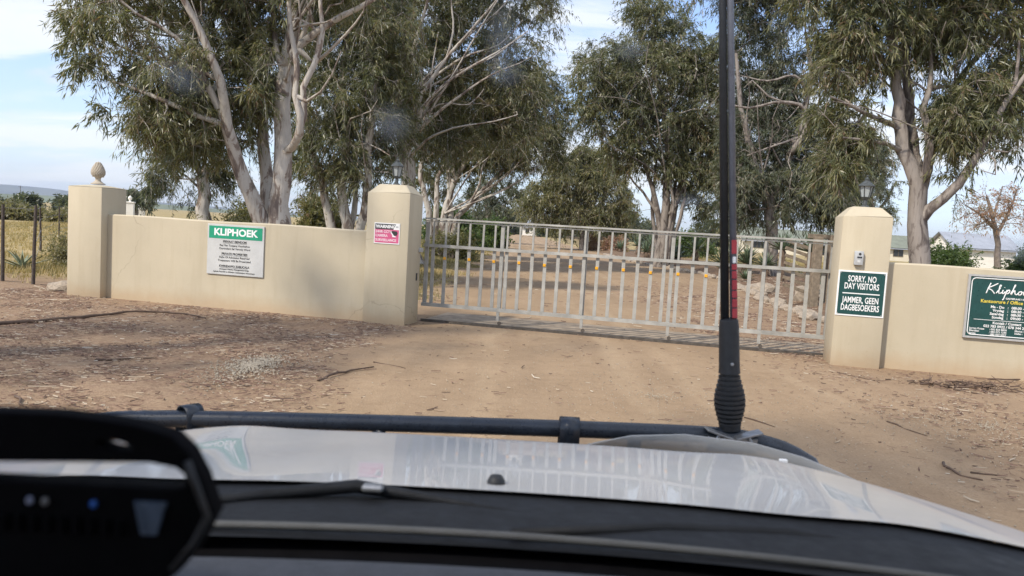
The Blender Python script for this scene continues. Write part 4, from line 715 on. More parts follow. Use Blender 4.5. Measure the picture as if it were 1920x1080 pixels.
# pink camera warning on the gate pillar
s = sign('camera_warning_sign', 0.352, PV - .010, 1.422, 'small faded pink and black camera warning sign on the gate pillar')
panel('board', .425, .325, .008, WHITE, s, .002)
panel('pink_field', .395, .205, .0015, PINK, s, 0, -.042, -.0017)
panel('black_band', .395, .085, .0015, BLACKINK, s, 0, .105, -.0017)
text('heading', 'WARNING', .066, -.185, .104, WHITE, s, 1.02, .003, 'LEFT', -.0028)
mb = MB(); mb.prism([(.105, .062), (.20, .062), (.20, .15), (.15, .15)], -.001); mb.move(Matrix.Translation((0, -.0022, 0))); mb.build('corner_flash', WHITE, s)
MB().box((.166, -.0038, .107), (.045, .001, .022)).build('emblem', INTERCOMGREY, s)
for body, z in (('24HR CCTV', .026), ('CAMERA', -.036), ('SURVEILLANCE', -.104)):
    text('lettering', body, .052, -.186, z, PALEPINK, s, .98, .0022, 'LEFT', -.0028)
cm = MB(); cm.prism([(.045, .028), (.085, .045), (.165, .04), (.18, .012), (.165, -.025), (.12, -.03), (.08, .02), (.055, .01)], -.001); cm.move(Matrix.Translation((0, -.0022, 0))); cm.build('camera_picture', BLACKINK, s)
cm = MB(); cm.prism([(.062, .022), (.08, .02), (.12, -.03), (.15, -.038), (.15, -.052), (.09, -.05), (.095, -.03)], -.001); cm.move(Matrix.Translation((0, -.0030, 0))); cm.build('camera_picture', WHITE, s)

# no day visitors sign on the right pillar
s = sign('visitor_sign', 7.2405, PV - .010, 1.008, 'dark green sign reading sorry no day visitors under the intercom')
panel('board', .614, .618, .008, WHITE, s, .002)
panel('green_field', .572, .576, .0015, DKGREEN, s, 0, 0, -.0017)
for body, z, sx in (('SORRY, NO', .196, .78), ('DAY VISITORS', .096, .78), ('JAMMER, GEEN', -.092, .78), ('DAGBESOEKERS', -.196, .76)):
    text('lettering', body, .116, 0, z, WHITE, s, sx * .755, .0022, y=-.0028, space=1.02)
MB().box((0, -.0027, .0), (.47, .0012, .014)).build('divider_line', WHITE, s)
for a in (-1, 1):
    for b_ in (-1, 1):
        q = MB().lathe([(.001, 0), (.006, 0), (.004, .004), (.001, .005)], n=8); q.move(Matrix.Translation((a * .274, -.0025, b_ * .276)) @ Matrix.Rotation(math.pi / 2, 4, 'X')); q.build('screw', INTERCOMGREY, s)

# intercom
s = sign('gate_intercom', 7.165, PV - .002, 1.49, 'small light grey intercom box on the right gate pillar', 'intercom')
MB().box((0, -.03, 0), (.112, .06, .19), bev=.01, seg=2).build('housing', INTERCOMGREY, s, smooth=40)
q = MB().lathe([(.001, 0), (.017, 0), (.017, .004), (.001, .004)], n=16); q.move(Matrix.Translation((.008, -.0605, .055)) @ Matrix.Rotation(math.pi / 2, 4, 'X')); q.build('camera_lens', BLACKINK, s)
MB().box((.006, -.061, .01), (.06, .004, .022)).build('display', DARKGLASS, s)
MB().box((.0, -.061, -.045), (.04, .004, .03), bev=.001).build('call_button', SIGNGREY, s)

# office board on the right wall
OW, OH = .97, .80
s = sign('office_hours_board', 8.60 + OW / 2, -.034, .945, 'dark green office hours board with white script in an aluminium frame', 'sign')
ALU = worn('aluminium_frame', (0.50, 0.49, 0.47), 0.4, 0.1, 12, 0.4)
fr = MB()
fr.box((0, .012, OH / 2 + .012), (OW + .05, .036, .026)); fr.box((0, .012, -OH / 2 - .012), (OW + .05, .036, .026))
fr.box((-OW / 2 - .012, .012, 0), (.026, .036, OH)); fr.box((OW / 2 + .012, .012, 0), (.026, .036, OH)); fr.build('frame', ALU, s)
panel('board', OW, OH, .02, DKGREEN, s, .0, 0, .004)
bd = MB(); c_ = []
wq, hq, rr = OW / 2 - .022, OH / 2 - .022, .05
for (sx_, sz_, a0) in ((1, 1, 0), (-1, 1, 90), (-1, -1, 180), (1, -1, 270)):
    for k in range(6):
        a = R(a0 + 18 * k); c_.append((sx_ * (wq - rr) + rr * math.cos(a), .001, sz_ * (hq - rr) + rr * math.sin(a)))
bd.tube(c_ + [c_[0]], .0065, 6, cap=False).build('border_line', WHITE, s)
def script(name, strokes, parent, mat, r=.0085):
    """handwritten letters as bent round strokes on the board"""
    mb = MB()
    for st in strokes:
        P = [Vector((x, -.001, z)) for x, z in st]
        Q = []
        for i in range(len(P) - 1):
            p0, p1, p2, p3 = P[max(i - 1, 0)], P[i], P[i + 1], P[min(i + 2, len(P) - 1)]
            for t in (0, .25, .5, .75):
                Q.append(.5 * ((2 * p1) + (p2 - p0) * t + (2 * p0 - 5 * p1 + 4 * p2 - p3) * t * t + (3 * p1 - p0 - 3 * p2 + p3) * t ** 3))
        Q.append(P[-1]); mb.tube(Q, r, 6)
    mb.move(Matrix.Translation((0, .003, 0)) @ Matrix.Diagonal((1, .5, 1, 1)))
    return mb.build(name, mat, parent, smooth=True)
X0 = -.275; Z0 = .205
def gl(pts, dx=0, k=.78): return [(X0 + dx + x * k, Z0 + z * k) for x, z in pts]
script('script_heading', [
    gl([(.05, .15), (.02, .07), (-.01, -.03)]), gl([(.16, .15), (.08, .10), (.01, .06), (.07, .03), (.12, -.03)]),        # K
    gl([(.14, -.02), (.19, .06), (.21, .12), (.19, .11), (.18, .02), (.19, -.02), (.23, .0)]),                           # l
    gl([(.245, .045), (.235, .0), (.25, -.02), (.28, .02)]), gl([(.262, .085), (.266, .09)]),                              # i
    gl([(.305, .05), (.275, -.06), (.255, -.125), (.25, -.11)]), gl([(.29, .0), (.33, .05), (.345, .02), (.315, -.015), (.30, -.01)]),   # p
    gl([(.36, -.02), (.40, .07), (.425, .14), (.41, .12), (.375, -.03)]), gl([(.385, .01), (.42, .045), (.425, .0), (.445, -.025), (.47, .0)]),   # h
    gl([(.515, .035), (.48, .02), (.485, -.022), (.52, -.012), (.525, .025), (.51, .037), (.55, .02)]),                     # o
    gl([(.555, .0), (.59, .022), (.575, .04), (.552, .015), (.565, -.022), (.61, -.002)]),                                  # e
    gl([(.625, -.025), (.665, .07), (.685, .13), (.665, .11), (.64, -.02)]), gl([(.70, .05), (.65, .01), (.69, -.015), (.73, -.025)]),    # k
], s, WHITE, .0075)
text('lettering', 'GASTEPLAAS / GUEST FARM', .030, .14, .128, WHITE, s, 1.0, .001, y=-.0005)
text('lettering', 'Kantoorure / Office Hours', .060, 0, .078, YELLOWINK, s, .98, .0016, y=-.0005, space=1.05)
for i, (dname, hours) in enumerate((('Ma - Do', '08h30 - 17h00'), ('Vrydag', '08h30 - 16h00'), ('Saterdag', '08h30 - 13h00'), ('Sondag', '09h00 - 12h00'))):
    z = .008 - .046 * i
    text('lettering', dname, .047, -.05, z, WHITE, s, 1.02, .0012, 'RIGHT', y=-.0005)
    text('lettering', ':', .047, -.005, z, WHITE, s, 1.02, .0012, y=-.0005)
    text('lettering', hours, .047, .035, z, WHITE, s, 1.02, .0012, 'LEFT', y=-.0005)
MB().box((0, .0005, -.170), (.80, .002, .006)).build('divider_line', WHITE, s)
text('lettering', 'Kontak / Contact', .046, 0, -.205, WHITE, s, 1.05, .0012, y=-.0005)
text('lettering', '022 783 0922 / 078 344 2290', .046, 0, -.252, WHITE, s, 1.0, .0012, y=-.0005)
for i, (nm, num, nm2) in enumerate((('Jurgen Kotze', ': 082 824 8828', 'Marius :'), ('Meridian', ': 082 072 1244', 'Stefan :'), ('Jannie', ': 082 054 5027', ''))):
    z = -.292 - .033 * i
    text('lettering', nm, .034, -.44, z, WHITE, s, 1.0, .0007, 'LEFT', y=-.0005)
    text('lettering', num, .034, -.20, z, WHITE, s, 1.0, .0007, 'LEFT', y=-.0005)
    if nm2: text('lettering', nm2, .034, .10, z, WHITE, s, 1.0, .0007, 'LEFT', y=-.0005)

# ================================================================== FENCE AND FAR ENTRANCE ON THE LEFT
fence = empty('wire_fence', (-9.9, 14.8, 0), 0, 'wire fence on dark timber posts left of the end pillar', 'fence')
fence_pts = [(-9.93, 14.80, 1.5), (-9.24, 14.65, 1.52), (-14.9, 24.0, 1.4), (-21.5, 36.0, 1.4), (-26.5, 46.0, 1.4), (-33.0, 58.0, 1.4)]
for i, (x, y, h) in enumerate(fence_pts):
    z0 = float(gz(x, y)); jx = 0.02 * math.sin(i * 2.1)
    MB().tube([(x + 9.9, y - 14.8, z0 - .2), (x + 9.9 + jx, y - 14.8, z0 + .7), (x + 9.9 + jx * 2.4, y - 14.8, z0 + h)], [.036, .033, .028], 8).build('post', FENCEWOOD, fence, smooth=50)
for h in (.35, .7, 1.05, 1.42):
    P = [(x + 9.9, y - 14.8, float(gz(x, y)) + h - .015) for x, y, _ in fence_pts[1:2] + fence_pts[2:]]
    MB().tube(P, .004, 4).build('wire', WIRE, fence)
P = [(x + 9.9, y - 14.8, 1.44) for x, y, _ in (fence_pts[0], fence_pts[1])]
MB().tube(P, .004, 4).build('wire', WIRE, fence)

def far_pillar(x, y, s_, label):
    t = empty('far_gate_pillar', (x, y, 0), .3, label, 'pillar', 'white gate pillars of the next entrance')
    MB().box((0, 0, .95), (.8, .8, 2.1), bev=.02).build('shaft', WHITEWALL, t)
    MB().box((0, 0, 2.07), (.95, .95, .14), bev=.02).build('cap', WHITEWALL, t)
    MB().lathe([(.001, 2.14), (.16, 2.14), (.08, 2.25), (.2, 2.45), (.2, 2.6), (.06, 2.78), (.001, 2.8)], n=16).build('finial', WHITEWALL, t, smooth=40)
far_pillar(-41.4, 82.0, 1, 'distant white gate pillar with ball finial, nearer of the two')
far_pillar(-48.5, 99.0, 1, 'distant white gate pillar with ball finial, farther of the two')
o = MB().box((-44.5, 86.2, .8), (7.0, .3, 1.75), Matrix.Rotation(-.9, 3, 'Z')).build('far_boundary_wall', WHITEWALL, label='low distant white wall between the two white pillars', cat='wall')

pole = empty('utility_pole', (-260, 401, 0), 0, 'thin distant utility pole on the far left skyline', 'utility pole')
MB().tube([(0, 0, -2), (0, 0, 9.2)], [.16, .11], 8).build('mast', FENCEWOOD, pole)
MB().box((0, 0, 8.6), (2.2, .14, .16)).build('crossarm', FENCEWOOD, pole)

# ================================================================== TREES
def smooth_path(P, step):
    P = np.asarray(P, float); out = []
    n = len(P)
    for i in range(n - 1):
        p0, p1, p2, p3 = P[max(i - 1, 0)], P[i], P[i + 1], P[min(i + 2, n - 1)]
        k = max(1, int(round(np.linalg.norm(p2 - p1) / step)))
        for t in np.arange(k) / k:
            out.append(.5 * ((2 * p1) + (p2 - p0) * t + (2 * p0 - 5 * p1 + 4 * p2 - p3) * t * t + (3 * p1 - p0 - 3 * p2 + p3) * t ** 3))
    out.append(P[-1]); return np.array(out)

def tubes(chains, nodes, radii, name, mat, parent):
    V, Fq = [], []; off = 0
    for ch in chains:
        P = nodes[ch]; r = radii[ch]
        if len(P) < 2: continue
        n = 10 if r.max() > .12 else 7 if r.max() > .05 else 4 if r.max() > .014 else 3
        T = np.gradient(P, axis=0); T /= np.linalg.norm(T, axis=1, keepdims=True) + 1e-9
        ref = np.array([.31, .17, .2]); 
        A = np.cross(T, ref); A /= np.linalg.norm(A, axis=1, keepdims=True) + 1e-9
        B = np.cross(T, A)
        a = np.linspace(0, 2 * np.pi, n, endpoint=False)
        ring = P[:, None] + r[:, None, None] * (A[:, None] * np.cos(a)[None, :, None] + B[:, None] * np.sin(a)[None, :, None])
        if n == 10:   # lumpy, fluted big wood
            ring += (ring - P[:, None]) * (0.10 * np.sin(a * 3 + P[:, 2:3] * .9) + 0.06 * np.sin(a * 5 - P[:, 2:3] * 1.7))[..., None]
        V.append(ring.reshape(-1, 3))
        i = np.arange(len(P) - 1)[:, None] * n; j = np.arange(n)[None]; j2 = (j + 1) % n
        Fq.append(np.stack([i + j, i + j2, i + n + j2, i + n + j], -1).reshape(-1, 4) + off)
        off += len(P) * n
    return mesh_np(name, np.concatenate(V), np.concatenate(Fq), mat, parent, smooth=True)

def leaves(centres, dirs, Rc, K, per, ll, lw, r_, tone_c, droop=.9):
    """sprays of hanging narrow leaves round each centre: returns verts, faces, tone"""
    n = len(centres)
    d = r_.normal(size=(n, K, 3)); d /= np.linalg.norm(d, axis=2, keepdims=True)
    d = d + dirs[:, None] * .45; d[..., 2] += .12
    d /= np.linalg.norm(d, axis=2, keepdims=True)
    cs = np.clip(np.exp(r_.normal(size=(n, 1, 1, 1)) * .30), .5, 1.35)
    Lk = Rc * cs * r_.uniform(.5, 1.3, (n, K, 1, 1))
    t = r_.uniform(.1, 1.0, (n, K, per, 1)) ** .8
    p = centres[:, None, None] + Lk * (d[:, :, None] * t)
    p[..., 2] -= (Lk[..., 0] * droop * .55 * t[..., 0] ** 2)
    p += r_.normal(size=p.shape) * Rc * .05
    ld = d[:, :, None] * .55 + r_.normal(size=p.shape) * .55; ld[..., 2] -= droop
    ld /= np.linalg.norm(ld, axis=3, keepdims=True)
    sd_ = np.cross(ld, r_.normal(size=p.shape)); sd_ /= np.linalg.norm(sd_, axis=3, keepdims=True) + 1e-9
    lsz = np.clip(np.exp(r_.normal(size=(n, 1, 1, 1)) * .22), .65, 1.5)
    ln = ll * lsz * r_.uniform(.55, 1.35, (n, K, per, 1)); w = lw * lsz * r_.uniform(.7, 1.3, (n, K, per, 1))
    a = p; b = p + ld * ln * .42 + sd_ * w * .5; c = p + ld * ln; c[..., 2] -= ln[..., 0] * .08; e = p + ld * ln * .42 - sd_ * w * .5
    V = np.stack([a, b, c, e], 3).reshape(-1, 3)
    tone = np.clip(tone_c[:, None, None] + r_.normal(size=(n, K, per)) * .23, 0, 1)
    tone = np.repeat(tone.reshape(-1), 4)
    F_ = np.arange(len(V)).reshape(-1, 4)
    s0 = np.broadcast_to(centres[:, None], (n, K, 3)); L2 = Lk[:, :, 0]
    s1 = centres[:, None] + L2 * d * .55; s1[..., 2] -= L2[..., 0] * droop * .55 * .30
    s2 = centres[:, None] + L2 * d; s2[..., 2] -= L2[..., 0] * droop * .55
    sv = np.cross(d, r_.normal(size=d.shape)); sv /= np.linalg.norm(sv, axis=2, keepdims=True) + 1e-9
    tw = ll * .045
    TV = np.stack([s0 - sv * tw, s0 + sv * tw, s1 + sv * tw * .7, s1 - sv * tw * .7, s2 + sv * tw * .3, s2 - sv * tw * .3], 2).reshape(-1, 3)
    TF = (np.arange(n * K)[:, None, None] * 6 + np.array([[0, 1, 2, 3], [3, 2, 4, 5]])[None]).reshape(-1, 4)
    return V, F_, tone, TV, TF

def grow_tree(name, data, label, n_cl, K, per, Rc, ll, lw, leafmat, bark, seed, group=None, droop=.9, tone=.45, step=.45, twig=.012, extra_lobes=()):
    r_ = np.random.default_rng(seed)
    bx, by = data['base']; bz = float(gz(bx, by)); O = np.array([bx, by, bz])
    t = empty(name, (bx, by, bz), 0, label, 'tree', group)
    nodes, par, rad, limb_chain = [], [], [], []
    for li, (pts, r0, r1) in enumerate(data['limbs']):
        P = np.array(pts, float) - O
        if li == 0: P[0, 2] = min(P[0, 2], -.3)
        P = smooth_path(P, step); k = len(P)
        f = np.linspace(0, 1, k); rr = r0 + (r1 - r0) * f ** .85
        if li == 0: rr = rr * (1 + .45 * np.exp(-np.clip(P[:, 2], 0, None) / .45))
        P[1:-1] += r_.normal(size=(k - 2, 3)) * rr[1:-1, None] * .16
        start = len(nodes)
        if start:
            Q = np.array(nodes); dd = np.linalg.norm(Q - P[0], axis=1); a = int(dd.argmin())
            ch = [a]
            prev = a
        else: ch = []; prev = -1
        for q, rq in zip(P, rr):
            nodes.append(q); par.append(prev); rad.append(rq); prev = len(nodes) - 1; ch.append(prev)
        limb_chain.append(ch)
    nl = len(nodes)
    lob = np.array(list(data['lobes']) + list(extra_lobes), float)
    vol = lob[:, 3] * lob[:, 4] * lob[:, 5]; pr = vol ** .8; pr /= pr.sum()
    which = r_.choice(len(lob), n_cl, p=pr)
    d = r_.normal(size=(n_cl, 3)); d /= np.linalg.norm(d, axis=1, keepdims=True)
    rad_f = r_.uniform(.25, 1, n_cl) ** .45
    C = lob[which, :3] + d * rad_f[:, None] * lob[which, 3:6] - O
    C = C[C[:, 2] > (2.3 if Rc > .9 else .8)]; n_cl = len(C)
    Q = np.array(nodes); dist0 = np.min(np.linalg.norm(C[:, None] - Q[None], axis=2), axis=1)
    order = np.argsort(dist0); C = C[order]
    cap = nl + n_cl * 12 + 10
    NP = np.zeros((cap, 3)); NP[:nl] = Q; n = nl
    ok = np.ones(cap, bool)
    ok[:nl] = np.array([1 if (rad[i] < .45 and Q[i, 2] > 1.6) else 0 for i in range(nl)], bool)
    if not ok[:nl].any(): ok[:nl] = True
    par = par + [0] * (cap - nl); need = np.zeros(cap); tips = []; dirs = []; twig_ch = []
    for c in C:
        v = c - NP[:n]; dd = np.linalg.norm(v, axis=1) + np.where(v[:, 2] < -.2, .8, 0) * np.abs(v[:, 2]); dd[~ok[:n]] += 50
        a = int(dd.argmin()); p = NP[a]; L_ = np.linalg.norm(c - p)
        k = max(2, min(9, int(L_ / .35)))
        side = r_.normal(size=3) * .10 * L_; lift = np.array([0, 0, .14 * L_])
        ch = [a]; prev = a
        for i in range(1, k + 1):
            f = i / k
            q = p + (c - p) * f + (side + lift) * math.sin(math.pi * f) + (r_.normal(size=3) * .05 * min(L_, 1.0) if i < k else 0)
            NP[n] = q; par[n] = prev; prev = n; ch.append(n); n += 1
        tips.append(prev); dirs.append((c - p) / (L_ + 1e-6)); twig_ch.append(ch)
    # branch thickness from the twigs that each piece carries
    acc = np.zeros(n); acc[tips] = twig ** 2.1
    for i in range(n - 1, -1, -1):
        if i >= nl or True:
            pa = par[i]
            if pa >= 0: acc[pa] += acc[i]
    rr = np.maximum(acc, twig ** 2.1 * .3) ** (1 / 2.1)
    rl = np.array(rad)
    rr[nl:] = np.minimum(rr[nl:], .07)
    rr[:nl] = np.clip(rr[:nl], rl * .95, rl * 1.1)
    for ch in twig_ch:               # a twig is never thicker than what it leaves
        lim = rr[ch[0]] * .8
        for i in ch[1:]: rr[i] = min(rr[i], lim); lim = rr[i] if lim > rr[i] else lim
    P = NP[:n]
    trunk = tubes(limb_chain[:1] + [], P, rr, 'trunk', bark, t)
    rr2 = rr.copy()
    for lc in limb_chain[1:]: tubes([lc], P, rr2, 'limb', bark, t)
    # inside a chain starting on thick wood the first ring takes the twig's own radius
    V_ch, P2, R2, off = [], [], [], 0
    for ch in twig_ch:
        pp = P[ch]; rq = rr[ch].copy(); rq[0] = rq[1]
        P2.append(pp); R2.append(rq); V_ch.append(np.arange(len(ch)) + off); off += len(ch)
    tubes(V_ch, np.concatenate(P2), np.concatenate(R2), 'branches', bark, t)['kind'] = 'stuff'
    tc = np.clip(tone + r_.normal(size=n_cl) * .14 + .08 * np.sin(P[tips][:, 0] * 1.1 + P[tips][:, 2] * .8), 0, 1)
    V, F_, tn, TV, TF = leaves(P[tips], np.array(dirs), Rc, K, per, ll, lw, r_, tc, droop)
    mesh_np('twigs', TV, TF, bark, t)['kind'] = 'stuff'
    cr = mesh_np('crown', V, F_, leafmat, t, {'tone': tn}); cr['kind'] = 'stuff'
    return t

#            name              look                                                              n_cl K  per  Rc   ll   lw
TREE_SPEC = [
 ('gum_main', 'gum_tree', 'big pale gum tree behind the left wall with thick forked trunk and long leaning limb', 560, 10, 21, 0.54, 0.155, 0.023, LEAF, BARKPALE, 11, .44),
 ('gum_small_left', 'gum_tree', 'small grey gum tree left of the big forked one, branches spreading low', 90, 9, 20, 0.5, 0.155, 0.023, LEAFGREY, BARKPALE, 12, .42),
 ('gum_cluster', 'gum_tree', 'gum tree with several leaning stems directly left of the gate pillar with the pink sign', 470, 10, 20, 0.7, 0.175, 0.027, LEAF, BARKPALE, 13, .40),
 ('gum_fan', 'gum_tree', 'tall gum tree behind the lantern with pale bare branches fanning up to the right', 640, 9, 19, 0.74, 0.185, 0.029, LEAF, BARKPALE, 14, .42),
 ('gum_spreading', 'gum_tree', 'many stemmed gum tree behind the gate left of the road with limbs reaching over it', 560, 9, 19, 0.8, 0.21, 0.035, LEAF, BARKPALE, 15, .40),
 ('gum_far', 'gum_tree', 'dark distant gum tree left of the road under the spreading limbs', 70, 9, 11, 1.2, .42, .10, LEAFGREY, BARKBROWN, 16, .25),
 ('gum_olive', 'gum_tree', 'dense rounded olive green tree right of the far road', 420, 11, 16, 1.15, 0.29, 0.065, LEAFOLIVE, BARKBROWN, 17, .45),
 ('gum_right_avenue', 'gum_tree', 'tall dense gum tree with a bundle of stems right of the road', 590, 11, 18, 0.96, 0.225, 0.042, LEAF, BARKBROWN, 18, .44),
 ('gum_dark', 'gum_tree', 'dark leaning gum tree behind the black mast with bare grey limbs pointing left', 680, 10, 19, 0.8, 0.2, 0.033, LEAFGREY, BARKBROWN, 19, .38),
 ('gum_right', 'gum_tree', 'big brown barked gum tree behind the right wall with hanging leaves', 560, 9, 20, 0.55, 0.18, 0.024, LEAF, BARKBROWN, 20, .50),
 ('tree_behind_lamp', 'gum_tree', 'pale green gum tree far behind the lantern on the intercom pillar', 210, 9, 17, 0.85, 0.21, 0.045, LEAFGREY, BARKBROWN, 21, .55),
 ('far_left_tree', 'gum_tree', 'small dark tree far off behind the left end pillar', 70, 9, 10, 1.0, .4, .11, LEAFGREY, BARKBROWN, 23, .3),
]
for key, nm, lab, ncl, K, per, Rc, ll, lw, lm, bk, sd_, tone in TREE_SPEC:
    grow_tree(nm, TREES[key], lab, ncl, K, per, Rc, ll, lw, lm, bk, sd_, None, tone=tone)
grow_tree('bare_tree', TREES['bare_tree'], 'nearly bare tree with russet leaves behind the right wall', 110, 6, 5, .5, .10, .038, LEAFORANGE, BARKTWIG, 22, droop=.3, tone=.5, twig=.012)

# the roadside gums left of and behind the vehicle, whose shade lies over the apron
for i, (x, y, h, s_) in enumerate(((-10.6, 3.2, 11.0, 3.6), (-6.8, -3.8, 11.5, 3.4))):
    d_ = dict(base=(x, y), limbs=[[[(x, y, -.3), (x + .2, y, 2.5), (x - .1, y + .3, 5.0), (x + .4, y, 8.0), (x, y, h)], .34, .07],
              [[(x - .1, y, 4.6), (x + 1.2, y + .6, 6.5), (x + 2.0, y + 1.0, 8.5)], .15, .04], [[(x, y, 5.2), (x - 1.5, y - .5, 7.0), (x - 2.2, y - .6, 9.0)], .15, .04]],
              lobes=[(x + 1.2, y + .6, h - 2.2, s_ * .8, s_ * .8, 2.0), (x - 1.2, y - .6, h - 1.6, s_ * .8, s_ * .8, 1.9), (x + .2, y, h + .4, s_ * .8, s_ * .8, 1.5)])
    grow_tree('gum_tree', d_, ('roadside gum tree left of the vehicle, shading the apron', 'roadside gum tree behind the vehicle on its left')[i], 72, 8, 9, .95, .26, .060, LEAF, BARKPALE, 40 + i, tone=.45)

# ================================================================== SHRUBS
def shrub(name, x, y, rx_, ry_, h, label, mat, n_cl=60, K=8, per=12, ll=.12, lw=.05, seed=0, cat='shrub', droop=.1, tone=.5, Rc=None, group=None):
    r_ = np.random.default_rng(seed + 100)
    z0 = float(gz(x, y)); t = empty(name, (x, y, z0), 0, label, cat, group)
    d = r_.normal(size=(n_cl, 3)); d[:, 2] = np.abs(d[:, 2]); d /= np.linalg.norm(d, axis=1, keepdims=True)
    f = r_.uniform(.3, 1, n_cl)[:, None] ** .4
    C = d * f * np.array([rx_, ry_, h]) * .86
    C[:, :2] *= 1 + .15 * np.sin(C[:, 2:3] * 5 + C[:, :1] * 3)
    Rc = Rc or min(.22 * (rx_ + h), .55 + .0 * h) if cat != 'tree' else .22 * (rx_ + h)
    P2, R2, ch, off = [], [], [], 0
    for c in C[: min(n_cl, 40)]:
        q = np.array([[c[0] * .12, c[1] * .12, -.1], [c[0] * .45, c[1] * .45, c[2] * .5], c]); P2.append(q); R2.append(np.array([.02, .014, .006]) * (1 + h * .4)); ch.append(np.arange(3) + off); off += 3
    tubes(ch, np.concatenate(P2), np.concatenate(R2), 'stems', BARKTWIG, t)['kind'] = 'stuff'
    tc = np.clip(tone + r_.normal(size=n_cl) * .13, 0, 1)
    V, F_, tn, TV, TF = leaves(C, d, Rc, K, per, ll, lw, r_, tc, droop)
    V[:, 2] = np.maximum(V[:, 2], -.05)
    mesh_np('foliage', V, F_, mat, t, {'tone': tn})['kind'] = 'stuff'
    return t
SHR = [
 ('garden_shrub', 17.1, 30.0, 1.0, .95, 1.85, 'rounded dark green shrub behind the right wall beside the brown gum', HEDGELEAF, 210, 9, 14, .11, .05, 1),
 ('garden_shrub', 17.2, 25.0, 1.1, 1.0, 2.1, 'leafy green shrub behind the right wall by the bare tree', HEDGELEAF, 200, 9, 14, .11, .05, 2),
 ('bush', -41.5, 62.0, 3.4, 3.0, 1.15, 'large grey green bush in the field left of the end pillar', DRYLEAF, 220, 9, 11, .30, .12, 3),
 ('bush', -35.2, 60.0, 1.6, 1.4, .9, 'small pale grey bush at the foot of the large field bush', DRYLEAF, 80, 9, 10, .26, .10, 4),
 ('bush', -10.55, 18.9, .95, .8, .95, 'dry twiggy scrub beside the left side of the end pillar', DRYLEAF, 90, 9, 10, .08, .022, 5),
 ('bush', -7.9, 23.0, 1.0, .9, 2.15, 'olive bush behind the left wall between the two forked gums', LEAFOLIVE, 110, 9, 13, .12, .04, 6),
 ('bush', -7.6, 30.0, 1.1, 1.1, 2.4, 'yellow green bush behind the left wall near the gate pillar', LEAFOLIVE, 100, 9, 13, .14, .05, 7),
 ('bush', -4.5, 52.0, 2.3, 2.0, 2.9, 'bright green roadside bush left of the far road', HEDGELEAF, 140, 9, 12, .22, .09, 8),
 ('bush', -1.9, 62.0, 1.5, 1.6, 2.6, 'dark green roadside bush close to the edge of the far road', HEDGELEAF, 100, 9, 12, .22, .09, 9),
 ('bush', 7.6, 75.0, 1.0, .9, 1.5, 'reddish shrub by the right edge of the far road', LEAFORANGE, 60, 8, 10, .18, .06, 10),
 ('bush', 9.2, 70.0, 1.3, 1.2, 1.4, 'russet shrub right of the far road under the olive tree', LEAFORANGE, 60, 8, 10, .18, .06, 11),
 ('bush', 13.5, 60.0, 2.2, 1.6, 1.9, 'green hedge bush behind the aloes near the bundled stems', HEDGELEAF, 110, 9, 12, .2, .08, 12),
 ('bush', -6.6, 18.6, 1.1, .7, 1.85, 'grey twiggy shrub behind the wall near the end pillar', DRYLEAF, 100, 8, 11, .10, .028, 13),
 ('bush', -3.0, 36.0, 1.5, 1.2, 1.2, 'low olive scrub on the bank left of the road', LEAFOLIVE, 80, 8, 11, .14, .05, 14),
]
for nm, x, y, a, b, h, lab, mt, ncl, K, per, ll, lw, sd_ in SHR:
    shrub(nm, x, y, a, b, h, lab, mt, ncl, K, per, ll, lw, sd_)
for i, (x, y, h, lab) in enumerate(((-95.5, 140, 2.0, 'leftmost'), (-92.0, 143, 2.5, 'second from the left'), (-88.5, 139, 2.9, 'third from the left'), (-85.0, 144, 2.7, 'second from the right'), (-81.5, 140, 3.0, 'rightmost'))):
    shrub('far_tree', x, y, 2.2, 1.8, h, 'small dark tree along the far edge of the field, %s of five' % lab, LEAFGREY, 60, 9, 9, .5, .22, 30 + i, cat='tree', tone=.3, group='trees along the far edge of the field', Rc=.6)
for i, (x, y, h) in enumerate(((12, 210, 8), (22, 230, 7), (33, 225, 9), (45, 240, 7.5), (-2, 260, 9), (-9, 250, 10), (58, 230, 8), (70, 235, 9))):
    shrub('far_tree', x, y, 6.5, 4, h, ('hazy tree closing the far end of the avenue, ' + ('left of the road end', 'farther left of the road end', 'just right of the road end', 'second right of the road end', 'third right of the road end', 'fourth right of the road end', 'fifth right of the road end', 'rightmost of the line')[(4 + i - 2) % 8 if False else {4: 0, 5: 1, 0: 2, 1: 3, 2: 4, 3: 5, 6: 6, 7: 7}[i]]), LEAFGREY, 70, 9, 9, .8, .4, 50 + i, cat='tree', tone=.35, group='trees at the far end of the avenue')

